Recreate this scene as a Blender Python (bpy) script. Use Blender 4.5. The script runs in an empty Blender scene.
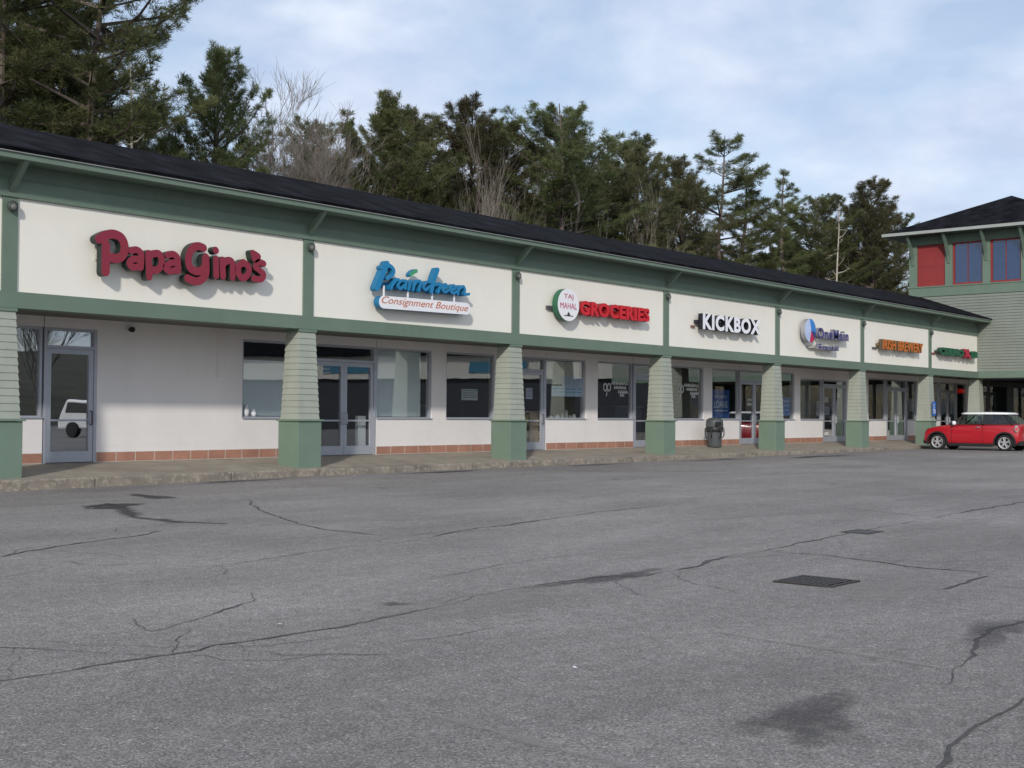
import bpy, bmesh, math, random
import numpy as np
from mathutils import Vector, Matrix
R = math.radians
random.seed(7)
C = bpy.context.scene.collection
sc = bpy.context.scene

# ------------------------------------------------------------------ helpers
class MB:
    """collects faces, links them as ONE mesh object"""
    def __init__(s): s.v = []; s.f = []; s.m = []
    def add(s, vs, fs, m=0):
        b = len(s.v); s.v += [tuple(map(float, p)) for p in vs]
        s.f += [tuple(i + b for i in f) for f in fs]; s.m += [m] * len(fs)
        return s
    def box(s, x0, x1, y0, y1, z0, z1, m=0):
        x0, x1 = min(x0, x1), max(x0, x1); y0, y1 = min(y0, y1), max(y0, y1); z0, z1 = min(z0, z1), max(z0, z1)
        return s.add([(x0,y0,z0),(x1,y0,z0),(x1,y1,z0),(x0,y1,z0),(x0,y0,z1),(x1,y0,z1),(x1,y1,z1),(x0,y1,z1)],
              [(0,3,2,1),(4,5,6,7),(0,1,5,4),(1,2,6,5),(2,3,7,6),(3,0,4,7)], m)
    def frustum(s, cx, cy, z0, z1, hx0, hy0, hx1, hy1, m=0):
        return s.add([(cx-hx0,cy-hy0,z0),(cx+hx0,cy-hy0,z0),(cx+hx0,cy+hy0,z0),(cx-hx0,cy+hy0,z0),
               (cx-hx1,cy-hy1,z1),(cx+hx1,cy-hy1,z1),(cx+hx1,cy+hy1,z1),(cx-hx1,cy+hy1,z1)],
              [(0,3,2,1),(4,5,6,7),(0,1,5,4),(1,2,6,5),(2,3,7,6),(3,0,4,7)], m)
    def prism_x(s, prof, x0, x1, m=0):      # prof: (y,z) outline, counter-clockwise seen from +x
        n = len(prof)
        vs = [(x0,)+p for p in prof] + [(x1,)+p for p in prof]
        fs = [tuple(range(n-1,-1,-1)), tuple(range(n,2*n))] + [(i,(i+1)%n,n+(i+1)%n,n+i) for i in range(n)]
        return s.add(vs, fs, m)
    def prism_y(s, prof, y0, y1, m=0):      # prof: (x,z)
        n = len(prof)
        vs = [(p[0],y0,p[1]) for p in prof] + [(p[0],y1,p[1]) for p in prof]
        fs = [tuple(range(n)), tuple(range(2*n-1,n-1,-1))] + [(i,n+i,n+(i+1)%n,(i+1)%n) for i in range(n)]
        return s.add(vs, fs, m)
    def tube(s, pts, rads, n=6, m=0, cap=True):
        pts = [Vector(p) for p in pts]; rings = []
        for i, p in enumerate(pts):
            d = (pts[min(i+1,len(pts)-1)] - pts[max(i-1,0)])
            d = d.normalized() if d.length > 1e-9 else Vector((0,0,1))
            a = d.cross(Vector((0.31,0.17,1)) if abs(d.z) < .9 else Vector((1,0.2,0))).normalized(); b = d.cross(a)
            r = rads[i] if hasattr(rads, '__len__') else rads
            rings.append([p + (a*math.cos(2*math.pi*k/n) + b*math.sin(2*math.pi*k/n))*r for k in range(n)])
        vs = [q for ring in rings for q in ring]; fs = []
        for i in range(len(rings)-1):
            for k in range(n):
                fs.append((i*n+k, i*n+(k+1)%n, (i+1)*n+(k+1)%n, (i+1)*n+k))
        if cap: fs += [tuple(range(n-1,-1,-1)), tuple(range((len(rings)-1)*n, len(rings)*n))]
        return s.add(vs, fs, m)
    def lathe(s, prof, c=(0,0,0), axis='z', n=24, m=0):   # prof: (r, h)
        vs = []; fs = []
        for r, h in prof:
            for k in range(n):
                a = 2*math.pi*k/n; u, w = r*math.cos(a), r*math.sin(a)
                p = {'z':(u,w,h),'x':(h,u,w),'y':(w,h,u)}[axis]
                vs.append((p[0]+c[0],p[1]+c[1],p[2]+c[2]))
        for i in range(len(prof)-1):
            for k in range(n):
                fs.append((i*n+k, i*n+(k+1)%n, (i+1)*n+(k+1)%n, (i+1)*n+k))
        return s.add(vs, fs, m)
    def build(s, name, mats, parent=None, smooth=False, bevel=0):
        off = parent_loc(parent)
        me = bpy.data.meshes.new(name)
        me.from_pydata([(p[0]-off[0],p[1]-off[1],p[2]-off[2]) for p in s.v], [], s.f)
        for m in (mats if isinstance(mats, (list,tuple)) else [mats]): me.materials.append(m)
        me.polygons.foreach_set('material_index', s.m)
        if smooth: me.polygons.foreach_set('use_smooth', [True]*len(s.f))
        me.update()
        o = bpy.data.objects.new(name, me); C.objects.link(o)
        if parent: o.parent = parent
        if bevel:
            b = o.modifiers.new('bevel','BEVEL'); b.width = bevel; b.segments = 2; b.limit_method = 'ANGLE'
        return o

def parent_loc(p):
    v = Vector((0,0,0))
    while p is not None:
        v += p.location; p = p.parent
    return v
def thing(name, label, cat, loc=(0,0,0), group=None):
    o = bpy.data.objects.new(name, None); C.objects.link(o); o.location = loc
    o.empty_display_size = .2
    o['label'] = label; o['category'] = cat
    if group: o['group'] = group
    return o
def tag(o, label, cat, group=None):
    o['label'] = label; o['category'] = cat
    if group: o['group'] = group
    return o
def kind(o, k): o['kind'] = k; return o

# ------------------------------------------------------------------ materials
def new_mat(name):
    m = bpy.data.materials.new(name); m.use_nodes = True
    nt = m.node_tree; b = nt.nodes['Principled BSDF']
    return m, nt, b
def mat(name, col, rough=.6, metal=0, var=.12, scale=3., bump=0, bscale=60., spec=.4, stretch=(1,1,1), grime=0):
    m, nt, b = new_mat(name)
    N = nt.nodes; L = nt.links
    b.inputs['Roughness'].default_value = rough; b.inputs['Metallic'].default_value = metal
    b.inputs['Specular IOR Level'].default_value = spec
    tc = N.new('ShaderNodeTexCoord'); mp = N.new('ShaderNodeMapping'); mp.inputs['Scale'].default_value = stretch
    L.new(tc.outputs['Object'], mp.inputs['Vector'])
    if var:
        no = N.new('ShaderNodeTexNoise'); no.inputs['Scale'].default_value = scale; no.inputs['Detail'].default_value = 6
        no.inputs['Roughness'].default_value = .65
        L.new(mp.outputs['Vector'], no.inputs['Vector'])
        rp = N.new('ShaderNodeValToRGB'); rp.color_ramp.elements[0].position = .3; rp.color_ramp.elements[1].position = .7
        rp.color_ramp.elements[0].color = tuple(c*(1-var) for c in col)+(1,)
        rp.color_ramp.elements[1].color = tuple(min(1,c*(1+var)) for c in col)+(1,)
        L.new(no.outputs['Fac'], rp.inputs['Fac'])
        out = rp.outputs['Color']
        if grime:
            n2 = N.new('ShaderNodeTexNoise'); n2.inputs['Scale'].default_value = 1.3; n2.inputs['Detail'].default_value = 8
            m2 = N.new('ShaderNodeMapping'); m2.inputs['Scale'].default_value = (2.5,2.5,.45)
            L.new(tc.outputs['Object'], m2.inputs['Vector']); L.new(m2.outputs['Vector'], n2.inputs['Vector'])
            r2 = N.new('ShaderNodeValToRGB'); r2.color_ramp.elements[0].position = .5; r2.color_ramp.elements[1].position = .75
            L.new(n2.outputs['Fac'], r2.inputs['Fac'])
            ml = N.new('ShaderNodeMath'); ml.operation = 'MULTIPLY'; ml.inputs[1].default_value = grime
            L.new(r2.outputs['Color'], ml.inputs[0])
            mx = N.new('ShaderNodeMix'); mx.data_type = 'RGBA'; mx.inputs[7].default_value = (.16,.13,.10,1)
            L.new(ml.outputs[0], mx.inputs[0]); L.new(out, mx.inputs[6]); out = mx.outputs[2]
        L.new(out, b.inputs['Base Color'])
    else:
        b.inputs['Base Color'].default_value = tuple(col)+(1,)
    if bump:
        nb = N.new('ShaderNodeTexNoise'); nb.inputs['Scale'].default_value = bscale; nb.inputs['Detail'].default_value = 4
        L.new(tc.outputs['Object'], nb.inputs['Vector'])
        bp = N.new('ShaderNodeBump'); bp.inputs['Strength'].default_value = bump; bp.inputs['Distance'].default_value = .01
        L.new(nb.outputs['Fac'], bp.inputs['Height']); L.new(bp.outputs['Normal'], b.inputs['Normal'])
    return m

M = {}
M['panel']   = mat('sign_panel_paint', (.81,.79,.715), .75, var=.02, scale=1.2, grime=.02)
M['beam']    = mat('green_beam_paint', (.135,.193,.150), .6, var=.08, scale=1.5, grime=.12)
M['trim']    = mat('green_trim_paint', (.135,.193,.150), .6, var=.08, scale=2.5, grime=.1)
M['base']    = mat('green_base_paint', (.155,.222,.172), .65, var=.06, scale=2, grime=.12)
M['siding']  = mat('grey_green_siding', (.325,.355,.305), .7, var=.08, scale=2.2, grime=.18, bump=.15, bscale=40)
M['tsiding'] = mat('tower_siding', (.203,.226,.200), .7, var=.07, scale=2.2, grime=.15, bump=.15, bscale=40)
M['wall']    = mat('white_wall_paint', (.77,.745,.735), .8, var=.035, scale=1.1, grime=.035, bump=.12, bscale=25)
M['tile']    = mat('terracotta_tile', (.37,.19,.135), .65, var=.22, scale=1.6)
M['grout']   = mat('pale_grout', (.55,.52,.48), .8, var=.1)
M['soffit']  = mat('soffit_board', (.15,.14,.115), .8, var=.08)
M['gutter']  = mat('grey_gutter', (.33,.36,.34), .5, var=.08)
M['alum']    = mat('aluminium_frame', (.42,.44,.49), .42, metal=.35, var=.06, scale=4)
M['darkal']  = mat('dark_frame', (.09,.09,.10), .5, metal=.2, var=.1)
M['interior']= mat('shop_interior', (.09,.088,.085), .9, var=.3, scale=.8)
M['blind']   = mat('window_blind', (.84,.90,.90), .8, var=.04)
M['curtain'] = mat('shop_curtain', (.24,.26,.24), .9, var=.08, stretch=(12,1,.3))
M['black']   = mat('black_plastic', (.018,.018,.02), .5, var=.2)
M['tyre']    = mat('tyre_rubber', (.02,.02,.021), .85, var=.2)
M['chrome']  = mat('bright_metal', (.72,.72,.74), .22, metal=.9, var=.03)
M['white']   = mat('white_sign_face', (.80,.81,.84), .5, var=.02)
M['redpanel']= mat('red_board', (.25,.030,.030), .6, var=.1, scale=2)
M['conc']    = mat('concrete_walk', (.29,.255,.205), .9, var=.2, scale=1.6, bump=.3, bscale=50, grime=.35)
M['lens']    = mat('lamp_lens', (.16,.16,.15), .3, var=.05)
M['bark']    = mat('pine_bark', (.12,.095,.08), .95, var=.3, scale=3, stretch=(3,3,.6), bump=.4, bscale=12)
M['greybark']= mat('grey_bark', (.20,.175,.155), .95, var=.25, scale=3)
M['twig']    = mat('brown_twigs', (.13,.095,.075), .95, var=.2)
M['cream']   = mat('cream_fascia', (.70,.68,.60), .8, var=.04)

def block_wall():
    m = M['wall']; nt = m.node_tree; N = nt.nodes; L = nt.links; b = N['Principled BSDF']
    tc = N.new('ShaderNodeTexCoord'); sx = N.new('ShaderNodeSeparateXYZ'); cb = N.new('ShaderNodeCombineXYZ')
    L.new(tc.outputs['Object'], sx.inputs[0]); L.new(sx.outputs['X'], cb.inputs[0]); L.new(sx.outputs['Z'], cb.inputs[1])
    br = N.new('ShaderNodeTexBrick'); br.inputs['Scale'].default_value = 1; br.inputs['Brick Width'].default_value = .42; br.inputs['Row Height'].default_value = .2
    br.inputs['Mortar Size'].default_value = .006; br.inputs['Mortar Smooth'].default_value = .6
    L.new(cb.outputs[0], br.inputs['Vector'])
    bp = N.new('ShaderNodeBump'); bp.inputs['Strength'].default_value = .35; bp.inputs['Distance'].default_value = .006; bp.invert = True
    L.new(br.outputs['Fac'], bp.inputs['Height'])
    old = b.inputs['Normal'].links[0].from_socket; L.new(old, bp.inputs['Normal']); L.new(bp.outputs['Normal'], b.inputs['Normal'])
block_wall()
def curb_mat():
    m, nt, b = new_mat('curb_concrete'); N = nt.nodes; L = nt.links
    b.inputs['Roughness'].default_value = .9
    tc = N.new('ShaderNodeTexCoord')
    n1 = N.new('ShaderNodeTexNoise'); n1.inputs['Scale'].default_value = 2.5; n1.inputs['Detail'].default_value = 9; n1.inputs['Roughness'].default_value = .7
    L.new(tc.outputs['Object'], n1.inputs['Vector'])
    r1 = N.new('ShaderNodeValToRGB'); e = r1.color_ramp.elements
    e[0].position = .32; e[0].color = (.13,.115,.098,1); e[1].position = .68; e[1].color = (.30,.262,.215,1)
    L.new(n1.outputs['Fac'], r1.inputs['Fac'])
    n2 = N.new('ShaderNodeTexNoise'); n2.inputs['Scale'].default_value = 13; n2.inputs['Detail'].default_value = 8
    L.new(tc.outputs['Object'], n2.inputs['Vector'])
    r2 = N.new('ShaderNodeValToRGB'); r2.color_ramp.elements[0].position = .53; r2.color_ramp.elements[1].position = .6
    L.new(n2.outputs['Fac'], r2.inputs['Fac'])
    mx = N.new('ShaderNodeMix'); mx.data_type = 'RGBA'; mx.inputs[7].default_value = (.42,.375,.29,1)
    ml = N.new('ShaderNodeMath'); ml.operation = 'MULTIPLY'; ml.inputs[1].default_value = .4
    L.new(r2.outputs['Color'], ml.inputs[0]); L.new(ml.outputs[0], mx.inputs[0]); L.new(r1.outputs['Color'], mx.inputs[6])
    L.new(mx.outputs[2], b.inputs['Base Color'])
    bp = N.new('ShaderNodeBump'); bp.inputs['Strength'].default_value = .5; bp.inputs['Distance'].default_value = .02
    L.new(n1.outputs['Fac'], bp.inputs['Height']); L.new(bp.outputs['Normal'], b.inputs['Normal'])
    return m
M['curb'] = curb_mat()

def glass_mat(name, tint=(.85,.9,.9), f0=.12, rough=0.0):
    m = bpy.data.materials.new(name); m.use_nodes = True; nt = m.node_tree; N = nt.nodes; L = nt.links
    N.remove(N['Principled BSDF']); out = N['Material Output']
    t = N.new('ShaderNodeBsdfTransparent'); t.inputs['Color'].default_value = tuple(tint)+(1,)
    g = N.new('ShaderNodeBsdfGlossy'); g.inputs['Roughness'].default_value = rough; g.inputs['Color'].default_value = (.95,.97,1,1)
    lw = N.new('ShaderNodeLayerWeight'); lw.inputs['Blend'].default_value = .5
    pw = N.new('ShaderNodeMath'); pw.operation = 'POWER'; pw.inputs[1].default_value = 4.; L.new(lw.outputs['Facing'], pw.inputs[0])
    ad = N.new('ShaderNodeMapRange'); ad.inputs[3].default_value = f0; ad.inputs[4].default_value = 1.; L.new(pw.outputs[0], ad.inputs[0])
    # the pane is never perfectly flat
    tc = N.new('ShaderNodeTexCoord'); no = N.new('ShaderNodeTexNoise'); no.inputs['Scale'].default_value = .8
    L.new(tc.outputs['Object'], no.inputs['Vector'])
    bp = N.new('ShaderNodeBump'); bp.inputs['Strength'].default_value = .05; bp.inputs['Distance'].default_value = .02
    L.new(no.outputs['Fac'], bp.inputs['Height']); L.new(bp.outputs['Normal'], g.inputs['Normal'])
    mx = N.new('ShaderNodeMixShader')
    L.new(ad.outputs[0], mx.inputs[0]); L.new(t.outputs[0], mx.inputs[1]); L.new(g.outputs[0], mx.inputs[2])
    L.new(mx.outputs[0], out.inputs['Surface'])
    return m
M['glass'] = glass_mat('window_glass', (.93,.95,.95), .16)
M['mirrorglass'] = glass_mat('coated_glass', (.7,.75,.75), .34)
M['carglass'] = glass_mat('car_glass', (.50,.60,.57), .06)
M['towerglass'] = glass_mat('tower_glass', (.6,.7,.8), .07)

def shingle():
    m, nt, b = new_mat('black_shingle'); N = nt.nodes; L = nt.links
    b.inputs['Roughness'].default_value = 1.; b.inputs['Specular IOR Level'].default_value = .06
    tc = N.new('ShaderNodeTexCoord')
    br = N.new('ShaderNodeTexBrick'); br.inputs['Scale'].default_value = 1.0
    br.inputs['Brick Width'].default_value = .33; br.inputs['Row Height'].default_value = .14; br.inputs['Mortar Size'].default_value = .006
    br.inputs['Color1'].default_value = (.005,.0052,.007,1); br.inputs['Color2'].default_value = (.013,.013,.016,1); br.inputs['Mortar'].default_value = (.006,.006,.007,1)
    br.inputs['Bias'].default_value = .1
    L.new(tc.outputs['UV'], br.inputs['Vector'])
    no = N.new('ShaderNodeTexNoise'); no.inputs['Scale'].default_value = 2.2; no.inputs['Detail'].default_value = 8
    L.new(tc.outputs['Object'], no.inputs['Vector'])
    mx = N.new('ShaderNodeMix'); mx.data_type = 'RGBA'; mx.blend_type = 'MULTIPLY'; mx.inputs[0].default_value = .9
    rp = N.new('ShaderNodeValToRGB'); rp.color_ramp.elements[0].position = .3; rp.color_ramp.elements[1].position = .7
    rp.color_ramp.elements[0].color = (.35,.35,.35,1); rp.color_ramp.elements[1].color = (1.6,1.6,1.7,1)
    L.new(no.outputs['Fac'], rp.inputs['Fac']); L.new(br.outputs['Color'], mx.inputs[6]); L.new(rp.outputs['Color'], mx.inputs[7])
    L.new(mx.outputs[2], b.inputs['Base Color'])
    bp = N.new('ShaderNodeBump'); bp.inputs['Strength'].default_value = .6; bp.inputs['Distance'].default_value = .02
    L.new(br.outputs['Fac'], bp.inputs['Height']); bp.invert = True; L.new(bp.outputs['Normal'], b.inputs['Normal'])
    return m
M['shingle'] = shingle()

def asphalt():
    m, nt, b = new_mat('worn_asphalt'); N = nt.nodes; L = nt.links
    b.inputs['Roughness'].default_value = .9; b.inputs['Specular IOR Level'].default_value = .25
    tc = N.new('ShaderNodeTexCoord'); P = tc.outputs['Object']
    def noise(scale, detail=6, rough=.6, st=None):
        n = N.new('ShaderNodeTexNoise'); n.inputs['Scale'].default_value = scale; n.inputs['Detail'].default_value = detail; n.inputs['Roughness'].default_value = rough
        if st:
            mp = N.new('ShaderNodeMapping'); mp.inputs['Scale'].default_value = st; mp.inputs['Rotation'].default_value = (0,0,R(3))
            L.new(P, mp.inputs['Vector']); L.new(mp.outputs['Vector'], n.inputs['Vector'])
        else: L.new(P, n.inputs['Vector'])
        return n.outputs['Fac']
    def ramp(src, a, ca, bb, cb):
        r = N.new('ShaderNodeValToRGB'); r.color_ramp.elements[0].position = a; r.color_ramp.elements[1].position = bb
        r.color_ramp.elements[0].color = (ca,ca,ca,1); r.color_ramp.elements[1].color = (cb,cb,cb,1)
        L.new(src, r.inputs['Fac']); return r.outputs['Color']
    def mul(a, bb):
        x = N.new('ShaderNodeMix'); x.data_type = 'RGBA'; x.blend_type = 'MULTIPLY'; x.inputs[0].default_value = 1
        L.new(a, x.inputs[6]); L.new(bb, x.inputs[7]); return x.outputs[2]
    base = N.new('ShaderNodeRGB'); base.outputs[0].default_value = (.232,.216,.202,1)
    c = mul(base.outputs[0], ramp(noise(.22, 6), .3, .78, .7, 1.15))
    c = mul(c, ramp(noise(.9, 7, .65, (.35,1.2,1)), .3, .84, .7, 1.12))
    c = mul(c, ramp(noise(9, 6, .7), .3, .82, .7, 1.16))
    c = mul(c, ramp(noise(90, 3, .75), .32, .60, .68, 1.38))
    vo = N.new('ShaderNodeTexVoronoi'); vo.inputs['Scale'].default_value = 115; L.new(P, vo.inputs['Vector'])
    sep = N.new('ShaderNodeSeparateColor'); L.new(vo.outputs['Color'], sep.inputs[0])
    c = mul(c, ramp(sep.outputs[0], .1, .68, .95, 1.32))
    # bright chips of stone
    v2 = N.new('ShaderNodeTexVoronoi'); v2.inputs['Scale'].default_value = 95; L.new(P, v2.inputs['Vector'])
    s2 = N.new('ShaderNodeSeparateColor'); L.new(v2.outputs['Color'], s2.inputs[0])
    c = mul(c, ramp(s2.outputs[1], .93, 1.0, .97, 1.5))
    L.new(c, b.inputs['Base Color'])
    bp = N.new('ShaderNodeBump'); bp.inputs['Strength'].default_value = .55; bp.inputs['Distance'].default_value = .006
    L.new(vo.outputs['Distance'], bp.inputs['Height']); bp.invert = True
    b2 = N.new('ShaderNodeBump'); b2.inputs['Strength'].default_value = .35; b2.inputs['Distance'].default_value = .05
    L.new(noise(3, 5), b2.inputs['Height']); L.new(bp.outputs['Normal'], b2.inputs['Normal']); L.new(b2.outputs['Normal'], b.inputs['Normal'])
    return m
M['asphalt'] = asphalt()
M['crack'] = mat('crack_dark', (.070,.067,.066), .95, var=.3, scale=20)
M['floor_litter'] = mat('forest_floor', (.11,.085,.055), .95, var=.4, scale=.8)
M['hill'] = mat('grass_hill', (.055,.052,.03), .95, var=.35, scale=.3)

def stain_mat(name, col, strength, nscale=3.):
    m, nt, b = new_mat(name); N = nt.nodes; L = nt.links; out = N['Material Output']
    b.inputs['Base Color'].default_value = tuple(col)+(1,); b.inputs['Roughness'].default_value = .85
    tc = N.new('ShaderNodeTexCoord')
    at = N.new('ShaderNodeAttribute'); at.attribute_name = 'edge'
    no = N.new('ShaderNodeTexNoise'); no.inputs['Scale'].default_value = nscale; no.inputs['Detail'].default_value = 8; no.inputs['Roughness'].default_value = .7
    L.new(tc.outputs['Object'], no.inputs['Vector'])
    ad = N.new('ShaderNodeMath'); ad.operation = 'ADD'; L.new(at.outputs['Fac'], ad.inputs[0]); L.new(no.outputs['Fac'], ad.inputs[1])
    rp = N.new('ShaderNodeValToRGB'); rp.color_ramp.elements[0].position = .62; rp.color_ramp.elements[1].position = 1.25
    rp.color_ramp.elements[0].color = (0,0,0,1); rp.color_ramp.elements[1].color = (strength,strength,strength,1)
    L.new(ad.outputs[0], rp.inputs['Fac'])
    tr = N.new('ShaderNodeBsdfTransparent'); mx = N.new('ShaderNodeMixShader')
    L.new(rp.outputs['Color'], mx.inputs[0]); L.new(tr.outputs[0], mx.inputs[1]); L.new(b.outputs[0], mx.inputs[2])
    L.new(mx.outputs[0], out.inputs['Surface'])
    return m
M['stain'] = stain_mat('oil_stain', (.06,.055,.053), .5, 7)
M['wet'] = stain_mat('damp_stain', (.040,.038,.038), .8, 11)
M['dust'] = stain_mat('dusty_wear', (.30,.28,.26), .45, 5)
M['repair'] = stain_mat('patch_repair', (.085,.085,.09), .7, 7)

def foliage(name, dark, light, sub=.15):
    m, nt, b = new_mat(name); N = nt.nodes; L = nt.links
    b.inputs['Roughness'].default_value = .75; b.inputs['Specular IOR Level'].default_value = .25
    tc = N.new('ShaderNodeTexCoord'); oi = N.new('ShaderNodeObjectInfo')
    n1 = N.new('ShaderNodeTexNoise'); n1.inputs['Scale'].default_value = .55; n1.inputs['Detail'].default_value = 5
    L.new(tc.outputs['Object'], n1.inputs['Vector'])
    rp = N.new('ShaderNodeValToRGB'); rp.color_ramp.elements[0].position = .3; rp.color_ramp.elements[1].position = .7
    rp.color_ramp.elements[0].color = tuple(dark)+(1,); rp.color_ramp.elements[1].color = tuple(light)+(1,)
    L.new(n1.outputs['Fac'], rp.inputs['Fac'])
    hs = N.new('ShaderNodeHueSaturation')
    mr = N.new('ShaderNodeMapRange'); mr.inputs[3].default_value = .7; mr.inputs[4].default_value = 1.25
    L.new(oi.outputs['Random'], mr.inputs[0]); L.new(mr.outputs[0], hs.inputs['Value'])
    mr2 = N.new('ShaderNodeMapRange'); mr2.inputs[3].default_value = .475; mr2.inputs[4].default_value = .51
    L.new(oi.outputs['Random'], mr2.inputs[0]); L.new(mr2.outputs[0], hs.inputs['Hue'])
    L.new(rp.outputs['Color'], hs.inputs['Color']); L.new(hs.outputs['Color'], b.inputs['Base Color'])
    tr = N.new('ShaderNodeBsdfTranslucent'); L.new(hs.outputs['Color'], tr.inputs['Color'])
    mx = N.new('ShaderNodeMixShader'); mx.inputs[0].default_value = .38
    L.new(b.outputs[0], mx.inputs[1]); L.new(tr.outputs[0], mx.inputs[2]); L.new(mx.outputs[0], N['Material Output'].inputs['Surface'])
    return m
M['needle'] = foliage('pine_needles', (.064,.084,.034), (.175,.195,.080))
M['needle2'] = foliage('olive_needles', (.080,.086,.042), (.165,.162,.082))

# ------------------------------------------------------------------ stroke lettering (rounded outlines, one mesh per letter)
def strokes_mesh(strokes, w, res=.016):
    """2D union of thick strokes (rounded ends); returns polygons + boundary edges in (x,z)"""
    pts = np.array([p for s in strokes for p in s]); wm = max(w) if hasattr(w,'__len__') else w
    x0, z0 = pts.min(0) - wm - 2*res; x1, z1 = pts.max(0) + wm + 2*res
    nx, nz = int((x1-x0)/res)+2, int((z1-z0)/res)+2
    gx = x0 + np.arange(nx)*res; gz = z0 + np.arange(nz)*res
    X, Z = np.meshgrid(gx, gz, indexing='ij'); F = np.full(X.shape, 9.)
    for si, s in enumerate(strokes):
        ws = w[si] if hasattr(w,'__len__') else w
        p = np.array(s, float)
        if len(p) > 2:                                   # Catmull-Rom rounding
            q = [p[0]]
            for i in range(len(p)-1):
                a, b, c, d = p[max(i-1,0)], p[i], p[i+1], p[min(i+2,len(p)-1)]
                for t in (.25,.5,.75,1):
                    q.append(.5*((2*b)+(-a+c)*t+(2*a-5*b+4*c-d)*t*t+(-a+3*b-3*c+d)*t**3))
            p = np.array(q)
        for a, b in zip(p[:-1], p[1:]):
            d = b-a; l = max(d@d, 1e-9)
            t = np.clip(((X-a[0])*d[0]+(Z-a[1])*d[1])/l, 0, 1)
            F = np.minimum(F, np.hypot(X-a[0]-t*d[0], Z-a[1]-t*d[1]) - ws/2)
    polys = []; edges = []
    for i in range(nx-1):
        for k in range(nz-1):
            cor = [(i,k),(i+1,k),(i+1,k+1),(i,k+1)]
            f = [F[c] for c in cor]
            if min(f) >= 0: continue
            if max(f) < 0:
                polys.append([(gx[c[0]],gz[c[1]]) for c in cor]); continue
            pl = []; cr = []
            for j in range(4):
                a, b = cor[j], cor[(j+1)%4]; fa, fb = f[j], f[(j+1)%4]
                if fa < 0: pl.append((gx[a[0]],gz[a[1]]))
                if (fa < 0) != (fb < 0):
                    t = fa/(fa-fb); q = (gx[a[0]]+t*(gx[b[0]]-gx[a[0]]), gz[a[1]]+t*(gz[b[1]]-gz[a[1]]))
                    pl.append(q); cr.append((q, fa < 0))
            if len(pl) >= 3: polys.append(pl)
            if len(cr) == 2:
                (q1,in1),(q2,in2) = cr
                edges.append((q1,q2) if in1 else (q2,q1))
    return polys, edges
def stroke_obj(name, strokes, w, yf, depth, mats, parent, res=.016):
    polys, edges = strokes_mesh(strokes, w, res); mb = MB()
    for p in polys:
        n = len(p)
        mb.add([(a,yf,b) for a,b in p], [tuple(range(n))], 0)
        mb.add([(a,yf+depth,b) for a,b in p], [tuple(range(n-1,-1,-1))], 1)
    for (a, b) in edges:
        mb.add([(a[0],yf,a[1]),(b[0],yf,b[1]),(b[0],yf+depth,b[1]),(a[0],yf+depth,a[1])], [(3,2,1,0)], 1)
    return mb.build(name, mats, parent)

def text_obj(name, s, x0, x1, z0, z1, yf, depth, mats, parent, bold=.0, shear=0., split=False, spacing=1.0):
    cu = bpy.data.curves.new('txt','FONT'); cu.body = s; cu.extrude = .1; cu.offset = bold; cu.shear = shear; cu.resolution_u = 4
    cu.space_character = spacing
    to = bpy.data.objects.new('txt', cu); C.objects.link(to)
    dg = bpy.context.evaluated_depsgraph_get(); dg.update()
    me = bpy.data.meshes.new_from_object(to.evaluated_get(dg))
    bpy.data.objects.remove(to); bpy.data.curves.remove(cu)
    v = np.array([x.co[:] for x in me.vertices]); lo, hi = v.min(0), v.max(0)
    faces = [tuple(p.vertices) for p in me.polygons]; nz = [p.normal.z for p in me.polygons]
    bpy.data.meshes.remove(me)
    q = np.empty_like(v)
    q[:,0] = x0 + (v[:,0]-lo[0])/(hi[0]-lo[0])*(x1-x0); q[:,2] = z0 + (v[:,1]-lo[1])/(hi[1]-lo[1])*(z1-z0)
    q[:,1] = yf + (hi[2]-v[:,2])/(hi[2]-lo[2])*depth
    groups = [list(range(len(faces)))]
    if split:
        key = {}; par = list(range(len(q)))
        def find(a):
            while par[a] != a: par[a] = par[par[a]]; a = par[a]
            return a
        for i, p in enumerate(q):                        # weld by position
            k = (round(p[0],4), round(p[1],4), round(p[2],4))
            if k in key: par[find(i)] = find(key[k])
            else: key[k] = i
        for f in faces:
            for a in f[1:]: par[find(a)] = find(f[0])
        g = {}
        for i, f in enumerate(faces): g.setdefault(find(f[0]), []).append(i)
        groups = sorted(g.values(), key=lambda fs: min(q[a][0] for i in fs for a in faces[i]))
    objs = []
    for g in groups:
        mb = MB(); used = sorted({a for i in g for a in faces[i]}); mp = {a:i for i,a in enumerate(used)}
        mb.v = [tuple(q[a]) for a in used]
        mb.f = [tuple(mp[a] for a in faces[i]) for i in g]
        mb.m = [0 if nz[i] > .5 else (1 if isinstance(mats,(list,tuple)) and len(mats) > 1 else 0) for i in g]
        objs.append(mb.build(name, mats, parent))
    return objs

# ------------------------------------------------------------------ camera
cam = bpy.data.cameras.new('camera'); co = bpy.data.objects.new('camera', cam); C.objects.link(co)
cam.sensor_width = 36; cam.lens = 36*1257.6/1024; cam.clip_end = 5000; cam.clip_start = .1
r = Vector((0.64597805,-0.76332956,0.00635102)); d = Vector((0.02292516,0.01108327,-0.99967575)); f = Vector((0.76301166,0.64591419,0.024659))
mw = Matrix((( r.x,-d.x,-f.x,0),( r.y,-d.y,-f.y,-18.5),( r.z,-d.z,-f.z,1.2),(0,0,0,1)))
co.matrix_world = mw
sc.camera = co

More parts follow.
